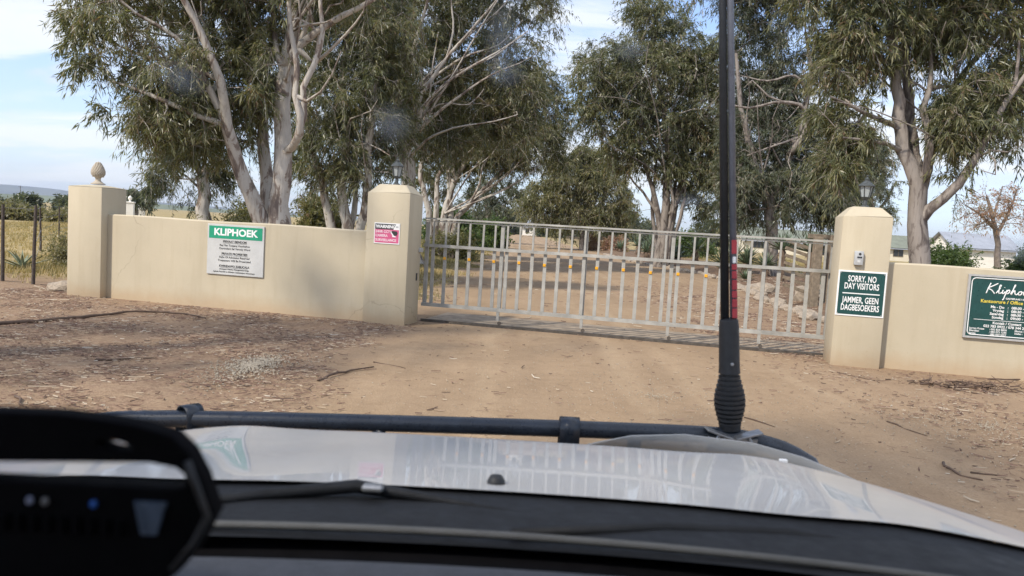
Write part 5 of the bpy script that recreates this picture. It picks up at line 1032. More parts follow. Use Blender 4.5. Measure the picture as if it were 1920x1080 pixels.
# ================================================================== ALOES AND AGAVE
def blade(L_, w, th, curl, name, mat, n=6):
    """a fleshy pointed leaf along +x, curling upwards then over"""
    rows = []
    for i in range(n + 1):
        f = i / n; x = L_ * f; z = curl * L_ * (f ** 2); ww = w * (1 - f) ** .65 * (.75 + .6 * f * (1 - f) * 2)
        rows.append([(x, -ww / 2, z + th * .55 * (1 - f)), (x, 0, z), (x, ww / 2, z + th * .55 * (1 - f)), (x, 0, z - th * (1 - f))])
    mb = MB()
    V = [[mb.bm.verts.new(p) for p in r_] for r_ in rows]
    for a, b in zip(V, V[1:]):
        for i in range(4):
            j = (i + 1) % 4
            try: mb.bm.faces.new((a[i], a[j], b[j], b[i]))
            except ValueError: pass
    return mb.build(name, mat, None, smooth=60)
def rosette(name, x, y, n, L_, w, label, mat, cat, stem=0.0, seed=0, group=None, curl=-.15, z_extra=0.0, up=(.05, 1.25)):
    r_ = np.random.default_rng(seed + 500)
    z0 = float(gz(x, y)); t = empty(name, (x, y, z0 + z_extra), 0, label, cat, group)
    first = blade(L_, w, w * .28, curl, 'leaf', mat); me = first.data
    for i in range(n):
        if i == 0: o = first
        else: o = bpy.data.objects.new('leaf', me); COL.objects.link(o)
        o.parent = t
        f = i / (n - 1)
        el = up[0] + (up[1] - up[0]) * f + r_.normal() * .08
        o.location = (0, 0, stem + .02 + .10 * f * L_)
        s_ = (1 - .35 * f) * r_.uniform(.85, 1.1)
        o.scale = (s_, s_, s_)
        o.rotation_euler = (0, -el, 2.39996 * i + r_.normal() * .1)
    if stem > .14:
        k = MB().tube([(0, 0, -.1), (.02, 0, stem * .5), (0, 0, stem)], [.12, .14, .10], 9)
        q = 40
        for i in range(q):
            a = r_.uniform(0, 6.28); z = r_.uniform(.1, stem); l = .28 * L_ * r_.uniform(.7, 1.3)
            k.tube([(.10 * math.cos(a), .10 * math.sin(a), z), (.10 * math.cos(a) + l * .45 * math.cos(a), .10 * math.sin(a) + l * .45 * math.sin(a), z - l * .8)], [.018, .004], 3, cap=False)
        k.build('stem', DRYALOE, t)
    return t
rosette('agave', -11.35, 17.6, 18, .74, .12, 'spiky pale agave growing behind the wire fence', AGAVELEAF, 'agave', 0, 1, curl=-.12, up=(.25, 1.15))
ALO = [(10.15, 29.0, 1.2, .92, 'tall aloe on a shaggy stem, left of the two beside the timber posts'), (10.45, 27.0, 1.2, .98, 'tall aloe on a shaggy stem, right of the two beside the timber posts'),
       (10.9, 33.0, .45, .85, 'low aloe behind the black mast'), (11.6, 38.0, .55, .95, 'yellowing aloe in front of the pale house window'), (9.4, 23.0, .15, .45, 'small aloe among stones left of the timber posts'),
       (9.3, 30.5, .1, .55, 'small aloe nearest the road, left of the shaggy ones'), (9.9, 36.0, .2, .7, 'aloe in the bed just right of the black mast foot'),
       (11.3, 26.0, .45, .7, 'bushy aloe leaning against the timber posts')]
for i, (x, y, st, L_, lab) in enumerate(ALO):
    rosette('aloe', x, y, 34, L_, L_ * .16, lab, ALOELEAF, 'aloe', st, 10 + i, 'aloes in the stone edged bed', curl=.12)
rr_ = np.random.default_rng(77)
for i in range(16):
    y = 37 + 1.9 * i + rr_.normal() * .4; x = road_right(y) + 1.2 + rr_.uniform(0, 2.4)
    rosette('aloe', x, y, 26, .85 + rr_.uniform(0, .4), .16, 'aloe along the right of the far road, %s from the near end' % ('first second third fourth fifth sixth seventh eighth ninth tenth eleventh twelfth thirteenth fourteenth fifteenth sixteenth'.split()[i]), ALOELEAF, 'aloe', rr_.uniform(.2, .8), 40 + i, 'aloes along the far road', curl=.12)

# ================================================================== STONES, POSTS, HOUSES
def stone_mesh(seed):
    r_ = np.random.default_rng(seed); bm = bmesh.new()
    bmesh.ops.create_icosphere(bm, subdivisions=2, radius=1.0)
    for v in bm.verts:
        c = v.co; k = 1 + .16 * math.sin(c.x * 3 + seed) * math.cos(c.y * 2.6 + seed * 2) + .09 * math.sin(c.z * 6 + c.x * 4 + seed)
        v.co = c * k; v.co.z = max(v.co.z, -.55)
    me = bpy.data.meshes.new('border_stone'); bm.to_mesh(me); bm.free(); me.materials.append(STONEMAT)
    return me
SM = [stone_mesh(i) for i in range(5)]
seg = np.linalg.norm(np.diff(STONE_LINE, axis=0), axis=1); cum = np.r_[0, np.cumsum(seg)]
sdist = 0.0; i = 0
while sdist < 46:
    x = float(np.interp(sdist, cum, STONE_LINE[:, 0])) + rr_.normal() * .10; y = float(np.interp(sdist, cum, STONE_LINE[:, 1]))
    o = bpy.data.objects.new('border_stone', SM[i % 5]); COL.objects.link(o)
    a = float(rr_.uniform(.09, .18))
    o.location = (x, y, float(gz(x, y)) + a * .28); o.scale = (a * rr_.uniform(.9, 1.5), a, a * rr_.uniform(.55, .85)); o.rotation_euler = (0, 0, rr_.uniform(0, 6))
    tag(o, 'pale rough stone in the border along the right side of the drive', 'stone', 'stones edging the drive')
    sdist += a * 2.3 + abs(float(rr_.normal())) * .06 ; i += 1
for x, y, a, lab in ((-8.15, 13.75, .19, 'pinkish round stone at the foot of the end pillar'), (8.3, 21.0, .42, 'large grey boulder behind the stone border near the gate'), (8.0, 24.5, .36, 'grey boulder in the bed behind the black mast')):
    o = bpy.data.objects.new('boulder', SM[2]); COL.objects.link(o); o.location = (x, y, float(gz(x, y)) + a * .25); o.scale = (a * 1.3, a, a * .8); tag(o, lab, 'stone')

shelter = empty('timber_shelter', (7.75, 19.5, float(gz(7.75, 19.5))), 0, 'weathered timber posts with a slatted screen behind the right gate pillar', 'timber screen')
for x, y, w_, h in ((-.03, 0, .20, 1.78), (.46, .25, .22, 1.85), (1.5, .1, .2, 1.8)):
    MB().box((x, y, h / 2 - .1), (w_, w_, h + .2), bev=.012).build('post', WOODPOST, shelter)
for k in range(7):
    MB().box((-.42, .35 + .02 * (k % 2), .42 + .19 * k), (.62, .03, .085), Matrix.Rotation(.28, 3, 'Y'), bev=.005).build('slat', WOODPOST, shelter)
MB().box((.9, .55, .95), (.95, .06, .95)).build('dark_panel', BLACKMETAL, shelter)
MB().box((.9, .55, 1.58), (.95, .04, .30)).build('pale_panel', INTERCOMGREY, shelter)
MB().box((.72, .30, 1.79), (1.8, .10, .12), bev=.008).build('beam', WOODPOST, shelter)

def house(name, x0, x1, y, dep, eave, ridge, wallm, roofm, label, windows, gable=False):
    t = empty(name, ((x0 + x1) / 2, y, 0), 0, label, 'house')
    w_ = (x1 - x0) / 2
    m = MB(); m.box((0, dep / 2, eave / 2 - .3), (2 * w_, dep, eave + .6)).build('wall', wallm, t)
    r_ = MB(); o_ = .5
    P = [[(-w_ - o_, -o_, eave - .12), (w_ + o_, -o_, eave - .12)], [(-w_ - o_, dep / 2, ridge), (w_ + o_, dep / 2, ridge)], [(-w_ - o_, dep + o_, eave - .12), (w_ + o_, dep + o_, eave - .12)]]
    r_.grid(P); r_.grid([[(p[0], p[1], p[2] + .1) for p in row] for row in P]); r_.build('roof', roofm, t)
    for sx_ in (-1, 1):
        g = MB(); a = sx_ * w_
        g.bm.faces.new([g.bm.verts.new(p) for p in ((a, 0, eave), (a, dep, eave), (a, dep / 2, ridge - .1))]); g.build('gable', wallm, t)
    MB().box((0, -o_ + .0, eave - .18), (2 * w_ + 2 * o_, .12, .16)).build('gutter', GREYROOF, t)
    for wx, wz, ww, wh in windows:
        f = MB(); f.box((wx, -.04, wz), (ww, .1, wh)); fo = f.build('window', WOODPOST, t)
        n_ = max(1, int(ww / .6))
        for i in range(n_):
            MB().box((wx - ww / 2 + ww * (i + .5) / n_, -.06, wz), (ww / n_ - .08, .1, wh - .1)).build('pane', DARKGLASS, fo)
    return t
house('farmhouse', 37.5, 57.0, 125.0, 9, 2.25, 4.2, CREAMHOUSE, GREENROOF, 'long cream farmhouse with a dull green roof seen through the gate', [(-7.4, 1.5, 1.9, 1.1), (-2.5, 1.5, 1.6, 1.1), (3.0, 1.2, 1.4, 1.6), (6.5, 1.5, 1.6, 1.1)])
house('farmhouse', 59.5, 70.0, 124.0, 8, 2.3, 4.3, CREAMHOUSE, GREENROOF, 'cream cottage with green roof between the intercom pillar and brown gum', [(-2.6, 1.5, 1.6, 1.2), (1.5, 1.5, 1.6, 1.2)])
house('shed', 57.3, 65.5, 100.0, 6, 2.7, 4.6, WHITEWALL, GREYROOF, 'white walled shed with a grey sheet roof behind the round shrub', [(-2.6, 1.6, 1.2, .9)])
house('shed', 2.2, 7.5, 235.0, 6, 2.6, 4.2, WHITEWALL, GREYROOF, 'tiny white building with bluish roof at the far end of the road', [(-1.2, 1.4, 1.2, 1.2)])
lf = empty('paling_fence', (9.6, 92, 0), 0, 'low grey paling fence along the right of the far road', 'fence')
pal_me = None
for i in range(26):
    if pal_me is None:
        b = MB().box((0, 0, .55), (.26, .05, 1.2)).build('paling', WOODPOST, lf); pal_me = b.data
    else:
        b = bpy.data.objects.new('paling', pal_me); COL.objects.link(b); b.parent = lf
    b.location = (-2.2 + .05 * i, 18 - 1.35 * i, float(rr_.normal() * .03)); b.rotation_euler = (0, 0, 1.4)

# ================================================================== LITTER, GRAVEL, GRASS
LITMAT = (lambda k: k.set(k.ramp(k.attr('tone'), [(0.0, (0.075, 0.052, 0.042)), (0.3, (0.165, 0.098, 0.072)), (0.5, (0.26, 0.17, 0.12)), (0.7, (0.36, 0.275, 0.185)), (1.0, (0.52, 0.46, 0.37))]), .85, spec=.2))(Mat('bark_and_leaf_litter'))
def scatter(n_try, x0, x1, y0, y1, which, seed):
    r_ = np.random.default_rng(seed)
    x = r_.uniform(x0, x1, n_try); y = r_.uniform(y0, y1, n_try)
    li, gr, ga = masks(x, y)
    clump = np.clip(.55 + .75 * np.sin(x * 2.1 + 1.7 * np.sin(y * 1.3)) * np.sin(y * 2.6 + 1.2 * np.sin(x * 1.9)), .12, 1)
    dens = {'litter': np.maximum(li * clump, .022) + ga * .5 * (1 - li), 'grass': gr}[which]
    u, v = to_uv(x, y); solid = (np.abs(v - .14) < .3) & ((u < .71) | (u > 6.9)) & (u > -5.6)
    vis = (np.abs(x) < .75 * y + 1)
    keep = (r_.uniform(size=n_try) < dens) & ~solid & vis
    return x[keep], y[keep], r_
def litter(name, n_try, x0, x1, y0, y1, lmed, seed, wfac=1.0):
    x, y, r_ = scatter(n_try, x0, x1, y0, y1, 'litter', seed); n = len(x)
    z = gz(x, y) + r_.uniform(.006, .022, n)
    L_ = lmed * np.exp(r_.normal(size=n) * .65); L_ = np.minimum(L_, lmed * 5)
    w_ = np.where(r_.uniform(size=n) < .5, .005, .016) * r_.uniform(.6, 1.4, n) * wfac
    a = r_.normal(size=n) * .8 + .1; b = r_.normal(size=n) * .5
    V = []
    for f in (-.5, 0, .5):
        ang = a + b * f
        px = x + L_ * f * np.cos(a + b * f * .8); py = y + L_ * f * np.sin(a + b * f * .8)
        pz = z + (L_ * .05 * r_.uniform(-.5, 1.3, n) if f else 0)
        taper = 1.0 if f == 0 else .45
        for sgn in (-1, 0, 1):
            V.append(np.stack([px - np.sin(ang) * w_ * .5 * sgn * taper, py + np.cos(ang) * w_ * .5 * sgn * taper, pz + (w_ * .45 if sgn == 0 else 0)], -1))
    V = np.stack(V, 1); base = np.arange(n)[:, None] * 9
    q = np.array([[0, 1, 4, 3], [1, 2, 5, 4], [3, 4, 7, 6], [4, 5, 8, 7]])
    F_ = (base[:, :, None] + q[None]).reshape(-1, 4)
    tone = np.clip(r_.beta(1.4, 1.9, n), 0, 1)
    return mesh_np(name, V.reshape(-1, 3), F_, LITMAT, attrs={'tone': np.repeat(tone, 9)}, kind='stuff', label='dry bark strips and leaf litter lying on the sandy ground')
litter('leaf_litter', 190000, -10, 8.5, 2.6, 13.5, .042, 61, .75)
litter('leaf_litter', 60000, -9, 15, 13.2, 32, .085, 62, 1.3)
def gravel(name, cx, cy, rx__, ry__, n, smin, smax, seed, label):
    r_ = np.random.default_rng(seed)
    a = r_.uniform(0, 2 * np.pi, n); f = np.abs(r_.normal(size=n)) * .5
    x = cx + rx__ * f * np.cos(a); y = cy + ry__ * f * np.sin(a)
    s_ = r_.uniform(smin, smax, n)
    z = gz(x, y) + .03 * np.exp(-f ** 2 * 2) + s_ * .3
    oct_ = np.array([(1, 0, 0), (0, 1, 0), (-1, 0, 0), (0, -1, 0), (0, 0, .7), (0, 0, -.7)], float)
    J = oct_[None] * (1 + r_.uniform(-.35, .35, (n, 6, 1)))
    th = r_.uniform(0, 6.28, n); c_, s2 = np.cos(th), np.sin(th)
    X = (J[..., 0] * c_[:, None] - J[..., 1] * s2[:, None]) * s_[:, None] + x[:, None]
    Y = (J[..., 0] * s2[:, None] + J[..., 1] * c_[:, None]) * s_[:, None] + y[:, None]
    Z = J[..., 2] * s_[:, None] + z[:, None]
    tri = np.array([[0, 1, 4], [1, 2, 4], [2, 3, 4], [3, 0, 4], [1, 0, 5], [2, 1, 5], [3, 2, 5], [0, 3, 5]])
    F_ = (np.arange(n)[:, None, None] * 6 + tri[None]).reshape(-1, 3)
    tone = np.repeat(np.clip(r_.normal(size=n) * .12 + .5, 0, 1), 6)
    return mesh_np(name, np.stack([X, Y, Z], -1).reshape(-1, 3), F_, GRAVMAT, attrs={'tone': tone}, kind='stuff', label=label)
GRAVMAT = (lambda k: k.set(k.ramp(k.attr('tone'), [(0, (.17, .145, .11)), (.5, (.37, .315, .24)), (1, (.54, .48, .385))]), .9, spec=.2))(Mat('grey_gravel'))
gravel('gravel', -2.66, 7.9, .50, 1.15, 2200, .005, .014, 71, 'patch of spilled grey gravel on the litter left of the drive')
def pebbles():
    r_ = np.random.default_rng(72); 
    return None
for i, (cx_, cy_2, a, b, n) in enumerate(((1.5, 7.5, 5.0, 4.5, 1500), (4.5, 7.0, 2.4, 3.4, 1500))):
    gravel('gravel', cx_, cy_2, a, b, n, .003, .009, 73 + i, 'tiny pale pebbles strewn over the sandy apron')
# bark heap by the right wall, and named fallen sticks
def fallen_stick(pts, r0, label, seed):
    r_ = np.random.default_rng(seed); P = [(x, y, float(gz(x, y)) + r0 * .9 + dz) for x, y, dz in pts]
    Q = smooth_path(P, .12); Q[1:-1] += r_.normal(size=(len(Q) - 2, 3)) * np.array([.012, .012, .004])
    rad = np.linspace(r0, r0 * .4, len(Q)) * r_.uniform(.85, 1.15, len(Q))
    MB().tube(Q, list(rad), 6).build('fallen_stick', STICK, smooth=True, label=label, cat='stick', group='sticks lying on the ground')
for i, (pts, r0, lab) in enumerate([
    ([(-6.75, 9.25, 0), (-6.3, 9.9, 0), (-5.95, 10.7, 0), (-5.6, 11.3, .02), (-5.0, 11.5, .01), (-4.5, 11.2, 0)], .030, 'long dark fallen branch on the litter in front of the end pillar'),
    ([(-4.24, 7.77, 0), (-4.0, 7.86, .01), (-3.73, 8.04, 0)], .014, 'straight brown stick on the litter left of the gravel patch'),
    ([(-1.85, 7.4, 0), (-1.7, 7.85, .01), (-1.46, 8.25, 0)], .016, 'dark stick right of the gravel patch at the litter edge'),
    ([(3.39, 5.76, 0), (3.33, 5.58, .005), (3.36, 5.46, 0), (3.45, 5.36, 0)], .013, 'bent dark stick on the sand beyond the right end of the bonnet'),
    ([(3.47, 5.54, 0), (3.67, 5.51, 0)], .010, 'short straight stick right of the bent one'),
    ([(3.6, 7.08, 0), (3.64, 6.85, 0), (3.72, 6.6, 0)], .009, 'thin curved twig on the sand right of the mast'),
    ([(-1.52, 8.57, 0), (-1.3, 8.45, 0), (-1.12, 8.3, 0)], .009, 'thin twig at the left edge of the drive'),
    ([(6.3, 9.9, 0), (6.7, 10.0, .01), (7.2, 10.25, 0)], .014, 'brown stick lying along the foot of the right wall'),
    ([(4.25, 9.74, 0), (4.4, 9.5, 0), (4.53, 9.3, 0)], .010, 'thin stick in front of the intercom pillar'),
    ([(-3.98, 6.1, 0), (-3.85, 5.98, .015), (-3.7, 5.8, 0)], .012, 'pale crooked twig near the lower left corner of the litter'),
    ([(2.2, 6.9, 0), (2.32, 6.72, .0), (2.38, 6.6, 0)], .008, 'small twig on the sand just right of the mast foot')]):
    fallen_stick(pts, r0, lab, 300 + i)
r_ = np.random.default_rng(91)
hp = MB()
for i in range(70):
    x = 5.5 + r_.normal() * .45; y = 9.15 + r_.normal() * .12; a = r_.normal() * .7; l = r_.uniform(.1, .35); z = r_.uniform(.01, .07)
    hp.tube([(x, y, z), (x + l * .5 * math.cos(a), y + l * .5 * math.sin(a), z + .02 * r_.normal()), (x + l * math.cos(a + .3), y + l * math.sin(a + .3), max(.01, z + .03 * r_.normal()))], [.008, .007, .003], 4, cap=False)
hp.build('bark_debris', STICK, kind='stuff', label='small heap of bark and twigs in front of the right wall')

GRASSMAT = leaf_mat('dry_grass_blade', [(0.0, (0.10, 0.11, 0.04)), (0.4, (0.22, 0.19, 0.08)), (0.75, (0.40, 0.31, 0.145)), (1.0, (0.50, 0.39, 0.20))], .7, .25)
def grass(name, n_try, x0, x1, y0, y1, h, seed, label, green=0.0):
    x, y, r_ = scatter(n_try, x0, x1, y0, y1, 'grass', seed); n = len(x); bl = 6
    hx = h * (.55 + .6 * (.5 + .5 * np.sin(x * .9 + np.sin(y * .7) * 1.5)))
    X = np.repeat(x, bl) + r_.normal(size=n * bl) * .05; Y = np.repeat(y, bl) + r_.normal(size=n * bl) * .05; H = np.repeat(hx, bl) * r_.uniform(.5, 1.3, n * bl)
    Z = gz(X, Y) - .01; a = r_.uniform(0, 6.28, n * bl); lean = r_.normal(size=n * bl) * .45; w_ = .006 * (1 + Y * .05)
    dx, dy = np.cos(a), np.sin(a)
    V = np.stack([np.stack([X - dx * w_, Y - dy * w_, Z], -1), np.stack([X + dx * w_, Y + dy * w_, Z], -1), np.stack([X - dy * lean * H, Y + dx * lean * H, Z + H * (1 - .25 * np.abs(lean))], -1)], 1)
    tone = np.clip(np.repeat(.78 - green + .22 * np.sin(x * .35 + 2) * np.sin(y * .28 + 1), bl) + r_.normal(size=n * bl) * .15, 0, 1)
    return mesh_np(name, V.reshape(-1, 3), np.arange(n * bl * 3).reshape(-1, 3), GRASSMAT, attrs={'tone': np.repeat(tone, 3)}, kind='stuff', label=label)
grass('dry_grass', 15000, -36, -7, 15, 60, .17, 81, 'dry yellow grass over the field left of the wall')
grass('dry_grass', 26000, -12, -.8, 14.5, 55, .15, 82, 'patchy grass on the bank behind the gate', .25)
grass('dry_grass', 7000, 9, 34, 24, 70, .2, 83, 'pale grass beyond the aloe bed', .1)

# tiny weeds at the foot of the walls
r_ = np.random.default_rng(95)

# ================================================================== THE VEHICLE WE LOOK OUT OF
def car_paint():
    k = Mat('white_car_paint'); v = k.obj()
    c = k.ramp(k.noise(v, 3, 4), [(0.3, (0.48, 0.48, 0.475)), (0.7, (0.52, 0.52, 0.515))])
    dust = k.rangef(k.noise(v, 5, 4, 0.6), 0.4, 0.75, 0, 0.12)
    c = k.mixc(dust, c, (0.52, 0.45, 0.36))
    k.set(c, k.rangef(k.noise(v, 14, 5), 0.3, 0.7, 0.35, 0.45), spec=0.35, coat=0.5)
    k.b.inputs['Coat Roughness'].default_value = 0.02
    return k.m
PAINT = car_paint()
COWLPL = worn('matt_black_cowl_plastic', (0.011, 0.012, 0.014), 0.65, 0.3, 14, bump=0.2, spec=0.3)
DASHPL = worn('charcoal_dashboard', (0.042, 0.046, 0.056), 0.75, 0.12, 30, bump=0.25)
CABIN = worn('black_cabin_trim', (0.005, 0.005, 0.006), 0.95, 0.2, 20, spec=0.08)
RUBBER = worn('black_rubber', (0.016, 0.017, 0.019), 0.55, 0.25, 30)
BARBLACK = worn('black_powder_coat', (0.026, 0.032, 0.042), 0.32, 0.25, 25)
MASTGREY = worn('grey_mast', (0.13, 0.135, 0.155), 0.4, 0.15, 30)
RED = worn('red_mast_print', (0.36, 0.035, 0.045), 0.45, 0.15, 40)
ZINC = worn('zinc_bracket', (0.33, 0.33, 0.33), 0.4, 0.2, 30, 0.7)
STRIP = worn('grey_rubber_strip', (0.085, 0.085, 0.082), 0.7, 0.15, 20)
def clear(name, col):
    k = bpy.data.materials.new(name); k.use_nodes = True; t = k.node_tree; t.nodes.clear()
    o = t.nodes.new('ShaderNodeOutputMaterial'); b = t.nodes.new('ShaderNodeBsdfTransparent'); b.inputs[0].default_value = (*col, 1)
    t.links.new(b.outputs[0], o.inputs[0]); return k
SCREEN = clear('tinted_windscreen_glass', (0.935, 0.955, 0.955))
def smoky():
    k = Mat('smoky_acrylic'); k.set((0.58, 0.58, 0.57), 0.15, spec=0.5)
    tr = k.n('ShaderNodeBsdfTransparent'); tr.inputs[0].default_value = (.85, .85, .83, 1)
    mx = k.n('ShaderNodeMixShader'); mx.inputs[0].default_value = 0.55
    k.l(tr.outputs[0], mx.inputs[1]); k.l(k.b.outputs[0], mx.inputs[2]); k.l(mx.outputs[0], k.out.inputs[0]); return k.m
SMOKE = smoky()

car = empty('off_road_vehicle', (0, 0, 0), 0, 'white off-road vehicle with black bull bar and whip aerial, seen from its seat', 'vehicle')
XC, HW = -0.02, 1.01
def rear_y(s): return 1.262 - .15 * s * s
def bonnet_pt(s, f):
    x = XC + HW * s
    e = max(0.0, (abs(s) - .6) / .4)
    yr = rear_y(s); yf = 2.03 - .55 * e ** 1.8
    y = yr + (yf - yr) * f
    z = 1.158 - .112 * (y - 1.26) / .75 - .030 * max(0, (f - .88) / .12) ** 2
    z += .002 * math.exp(-((abs(s) - .66) / .08) ** 2) - .002 * math.exp(-((abs(s) - .48) / .10) ** 2)
    z -= .008 * s * s + .040 * e ** 2
    return (x, y, z)
ns, nf = 61, 30
top = [[bonnet_pt(-1 + 2 * i / (ns - 1), j / (nf - 1)) for i in range(ns)] for j in range(nf)]
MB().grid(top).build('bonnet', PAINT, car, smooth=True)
sk = MB()
fr_ = top[-1]
sk.grid([[(x, y + .001, z - .001) for x, y, z in fr_], [(x * 1.01, y + .03, z - .10) for x, y, z in fr_], [(x * 1.01, y + .04, .70) for x, y, z in fr_], [(x, y + .02, .50) for x, y, z in fr_]])
for side in (0, -1):
    e = [r_[side] for r_ in top]
    sk.grid([[(x, y, z - .001) for x, y, z in e], [(x * 1.02, y, z - .08) for x, y, z in e], [(x * 1.02, y, .55) for x, y, z in e]])
    x0 = e[0][0] * 1.02
    sk.grid([[(x0, e[0][1], 1.0), (x0, -1.4, 1.0)], [(x0, e[0][1], .45), (x0, -1.4, .45)]])
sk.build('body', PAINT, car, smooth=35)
for sx in (-1, 1):
    hl = MB().box((XC + sx * .70, 1.98, .86), (.34, .12, .17), Matrix.Rotation(-sx * .6, 3, 'Z'), bev=.03, seg=3).build('headlight', FROST, car, smooth=40)
for sx in (-1, 1):
    wm = MB(); wm.lathe([(.001, -.12), (.30, -.12), (.38, -.10), (.39, 0), (.38, .10), (.30, .12), (.001, .12)], n=32)
    wm.move(Matrix.Translation((XC + sx * .80, 1.55, .39)) @ Matrix.Rotation(math.pi / 2, 4, 'Y')).build('wheel', RUBBER, car, smooth=40)
gr_ = MB()
for k in range(4): gr_.box((XC, 2.07, .76 + .055 * k), (.95, .03, .025))
gr_.build('grille', BLACKMETAL, car)
MB().lathe([(.001, -.004), (.017, -.004), (.016, .006), (.011, .014), (.001, .016)], bonnet_pt(.012, .085), 14).build('washer_nozzle', RUBBER, car, smooth=50)
# cowl, wipers
rows = []
for dy, dz in ((.05, -.016), (-.004, -.007), (-.03, -.008), (-.09, -.002), (-.17, .004), (-.25, .008)):
    rows.append([(XC + HW * s, rear_y(s) + dy, bonnet_pt(s, 0)[2] + dz) for s in np.linspace(-1, 1, 41)])
MB().grid(rows).build('cowl', COWLPL, car, smooth=True)
def wiper(pts, label=None):
    a = MB(); a.tube(pts, [.008, .010, .011, .008, .005][:len(pts)], 8); w_ = a.build('wiper', COWLPL, car, smooth=True)
    return w_
wiper([(-.62, 1.02, 1.162), (-.38, 1.17, 1.160), (-.235, 1.215, 1.168), (-.09, 1.215, 1.152), (.10, 1.16, 1.148)])
wiper([(.02, 1.05, 1.172), (.25, 1.14, 1.158), (.45, 1.16, 1.152), (.66, 1.12, 1.142), (.78, 1.06, 1.14)])
MB().box((-.205, 1.200, 1.172), (.035, .02, .012), bev=.004).build('wiper_joint', ZINC, car)
P = [(XC + x, 1.03 - .10 * x * x, 1.176 - .02 * x * x) for x in np.linspace(-.75, .75, 24)]
MB().tube(P, .006, 6).build('screen_trim', STRIP, car, smooth=True)
# dashboard and cabin shell
rows = []
for y, z in ((.90, 1.188), (.86, 1.198), (.70, 1.200), (.52, 1.185), (.42, 1.13), (.38, .95), (.40, .5)):
    rows.append([(x, y - .10 * x * x, z - .012 * x * x) for x in np.linspace(-.8, .8, 25)])
MB().grid(rows).build('dashboard', DASHPL, car, smooth=50)
rows = [[(x, y - .10 * x * x, z - .012 * x * x) for x in np.linspace(-.8, .8, 25)] for y, z in ((1.085, 1.156), (1.0, 1.140), (.985, 1.12), (.95, 1.10), (.91, 1.10), (.902, 1.182))]
MB().grid(rows).build('defroster_slot', CABIN, car, smooth=60)
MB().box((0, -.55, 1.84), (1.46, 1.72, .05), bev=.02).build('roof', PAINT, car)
MB().box((0, -.55, 1.808), (1.42, 1.68, .008)).build('headliner', CABIN, car)
for sx in (-1, 1):
    MB().tube([(sx * .80, .95, 1.12), (sx * .70, .30, 1.83)], .035, 8).build('windscreen_pillar', CABIN, car)
    MB().tube([(sx * .86, -.45, 1.0), (sx * .72, -.50, 1.83)], .045, 8).build('door_pillar', CABIN, car)
    MB().box((sx * .90, -.2, .80), (.05, 2.2, .62), bev=.02).build('door', CABIN, car)
    MB().grid([[(sx * .865, .85, 1.12), (sx * .865, -1.35, 1.12)], [(sx * .72, .34, 1.80), (sx * .72, -1.35, 1.80)]]).build('side_window', SCREEN, car)
MB().box((0, -1.42, 1.15), (1.7, .05, 1.35), bev=.02).build('rear_bulkhead', CABIN, car)
MB().box((0, -.5, .42), (1.74, 1.9, .06)).build('floor_pan', CABIN, car)
def screen_pt(x, z):
    return (x, .99 - 1.095 * (z - 1.17) - .08 * x * x, z)
MB().grid([[screen_pt(x * (1 - .10 * (z - 1.17) / .63), z) for x in np.linspace(-.76, .76, 21)] for z in np.linspace(1.165, 1.80, 12)]).build('windscreen', SCREEN, car, smooth=True)
def dust_mat():
    k = Mat('windscreen_dust'); tcx = k.n('ShaderNodeTexCoord')
    vm = k.n('ShaderNodeVectorMath', operation='LENGTH'); k.l(tcx.outputs['Object'], vm.inputs[0])
    fall = k.rangef(vm.outputs['Value'], 0.1, 1.0, 1.0, 0.0)
    ns_ = k.rangef(k.noise(tcx.outputs['Object'], 1.6, 4), .3, .7, .8, 1.0)
    a = k.math('MULTIPLY', k.math('MULTIPLY', fall, ns_), 0.34)
    df = k.n('ShaderNodeBsdfDiffuse'); df.inputs[0].default_value = (.62, .66, .70, 1)
    tl = k.n('ShaderNodeBsdfTranslucent'); tl.inputs[0].default_value = (.62, .66, .70, 1)
    ad = k.n('ShaderNodeMixShader'); ad.inputs[0].default_value = .5; k.l(df.outputs[0], ad.inputs[1]); k.l(tl.outputs[0], ad.inputs[2])
    tr = k.n('ShaderNodeBsdfTransparent'); mx = k.n('ShaderNodeMixShader'); k.l(a, mx.inputs[0]); k.l(tr.outputs[0], mx.inputs[1]); k.l(ad.outputs[0], mx.inputs[2]); k.l(mx.outputs[0], k.out.inputs[0])
    return k.m
DUST = dust_mat()
for x, z, a, b in ((-.0129, 1.702, .010, .024), (-.010, 1.688, .012, .012), (-.076, 1.660, .013, .016), (.329, 1.609, .019, .014), (.054, 1.70, .010, .008), (-.19, 1.676, .014, .014), (.108, 1.627, .010, .008)):
    mb = MB(); c_ = Vector(screen_pt(x, z)) + Vector((0, -.003, -.003)); n_ = 14
    vs = [mb.bm.verts.new((math.cos(6.2832 * i / n_), 0, math.sin(6.2832 * i / n_))) for i in range(n_)]; mb.bm.faces.new(vs)
    o = mb.build('dust_spot', DUST, car); o.location = c_; o.scale = (a, a, b); o.rotation_euler = (math.atan(1.095) , 0, 0)
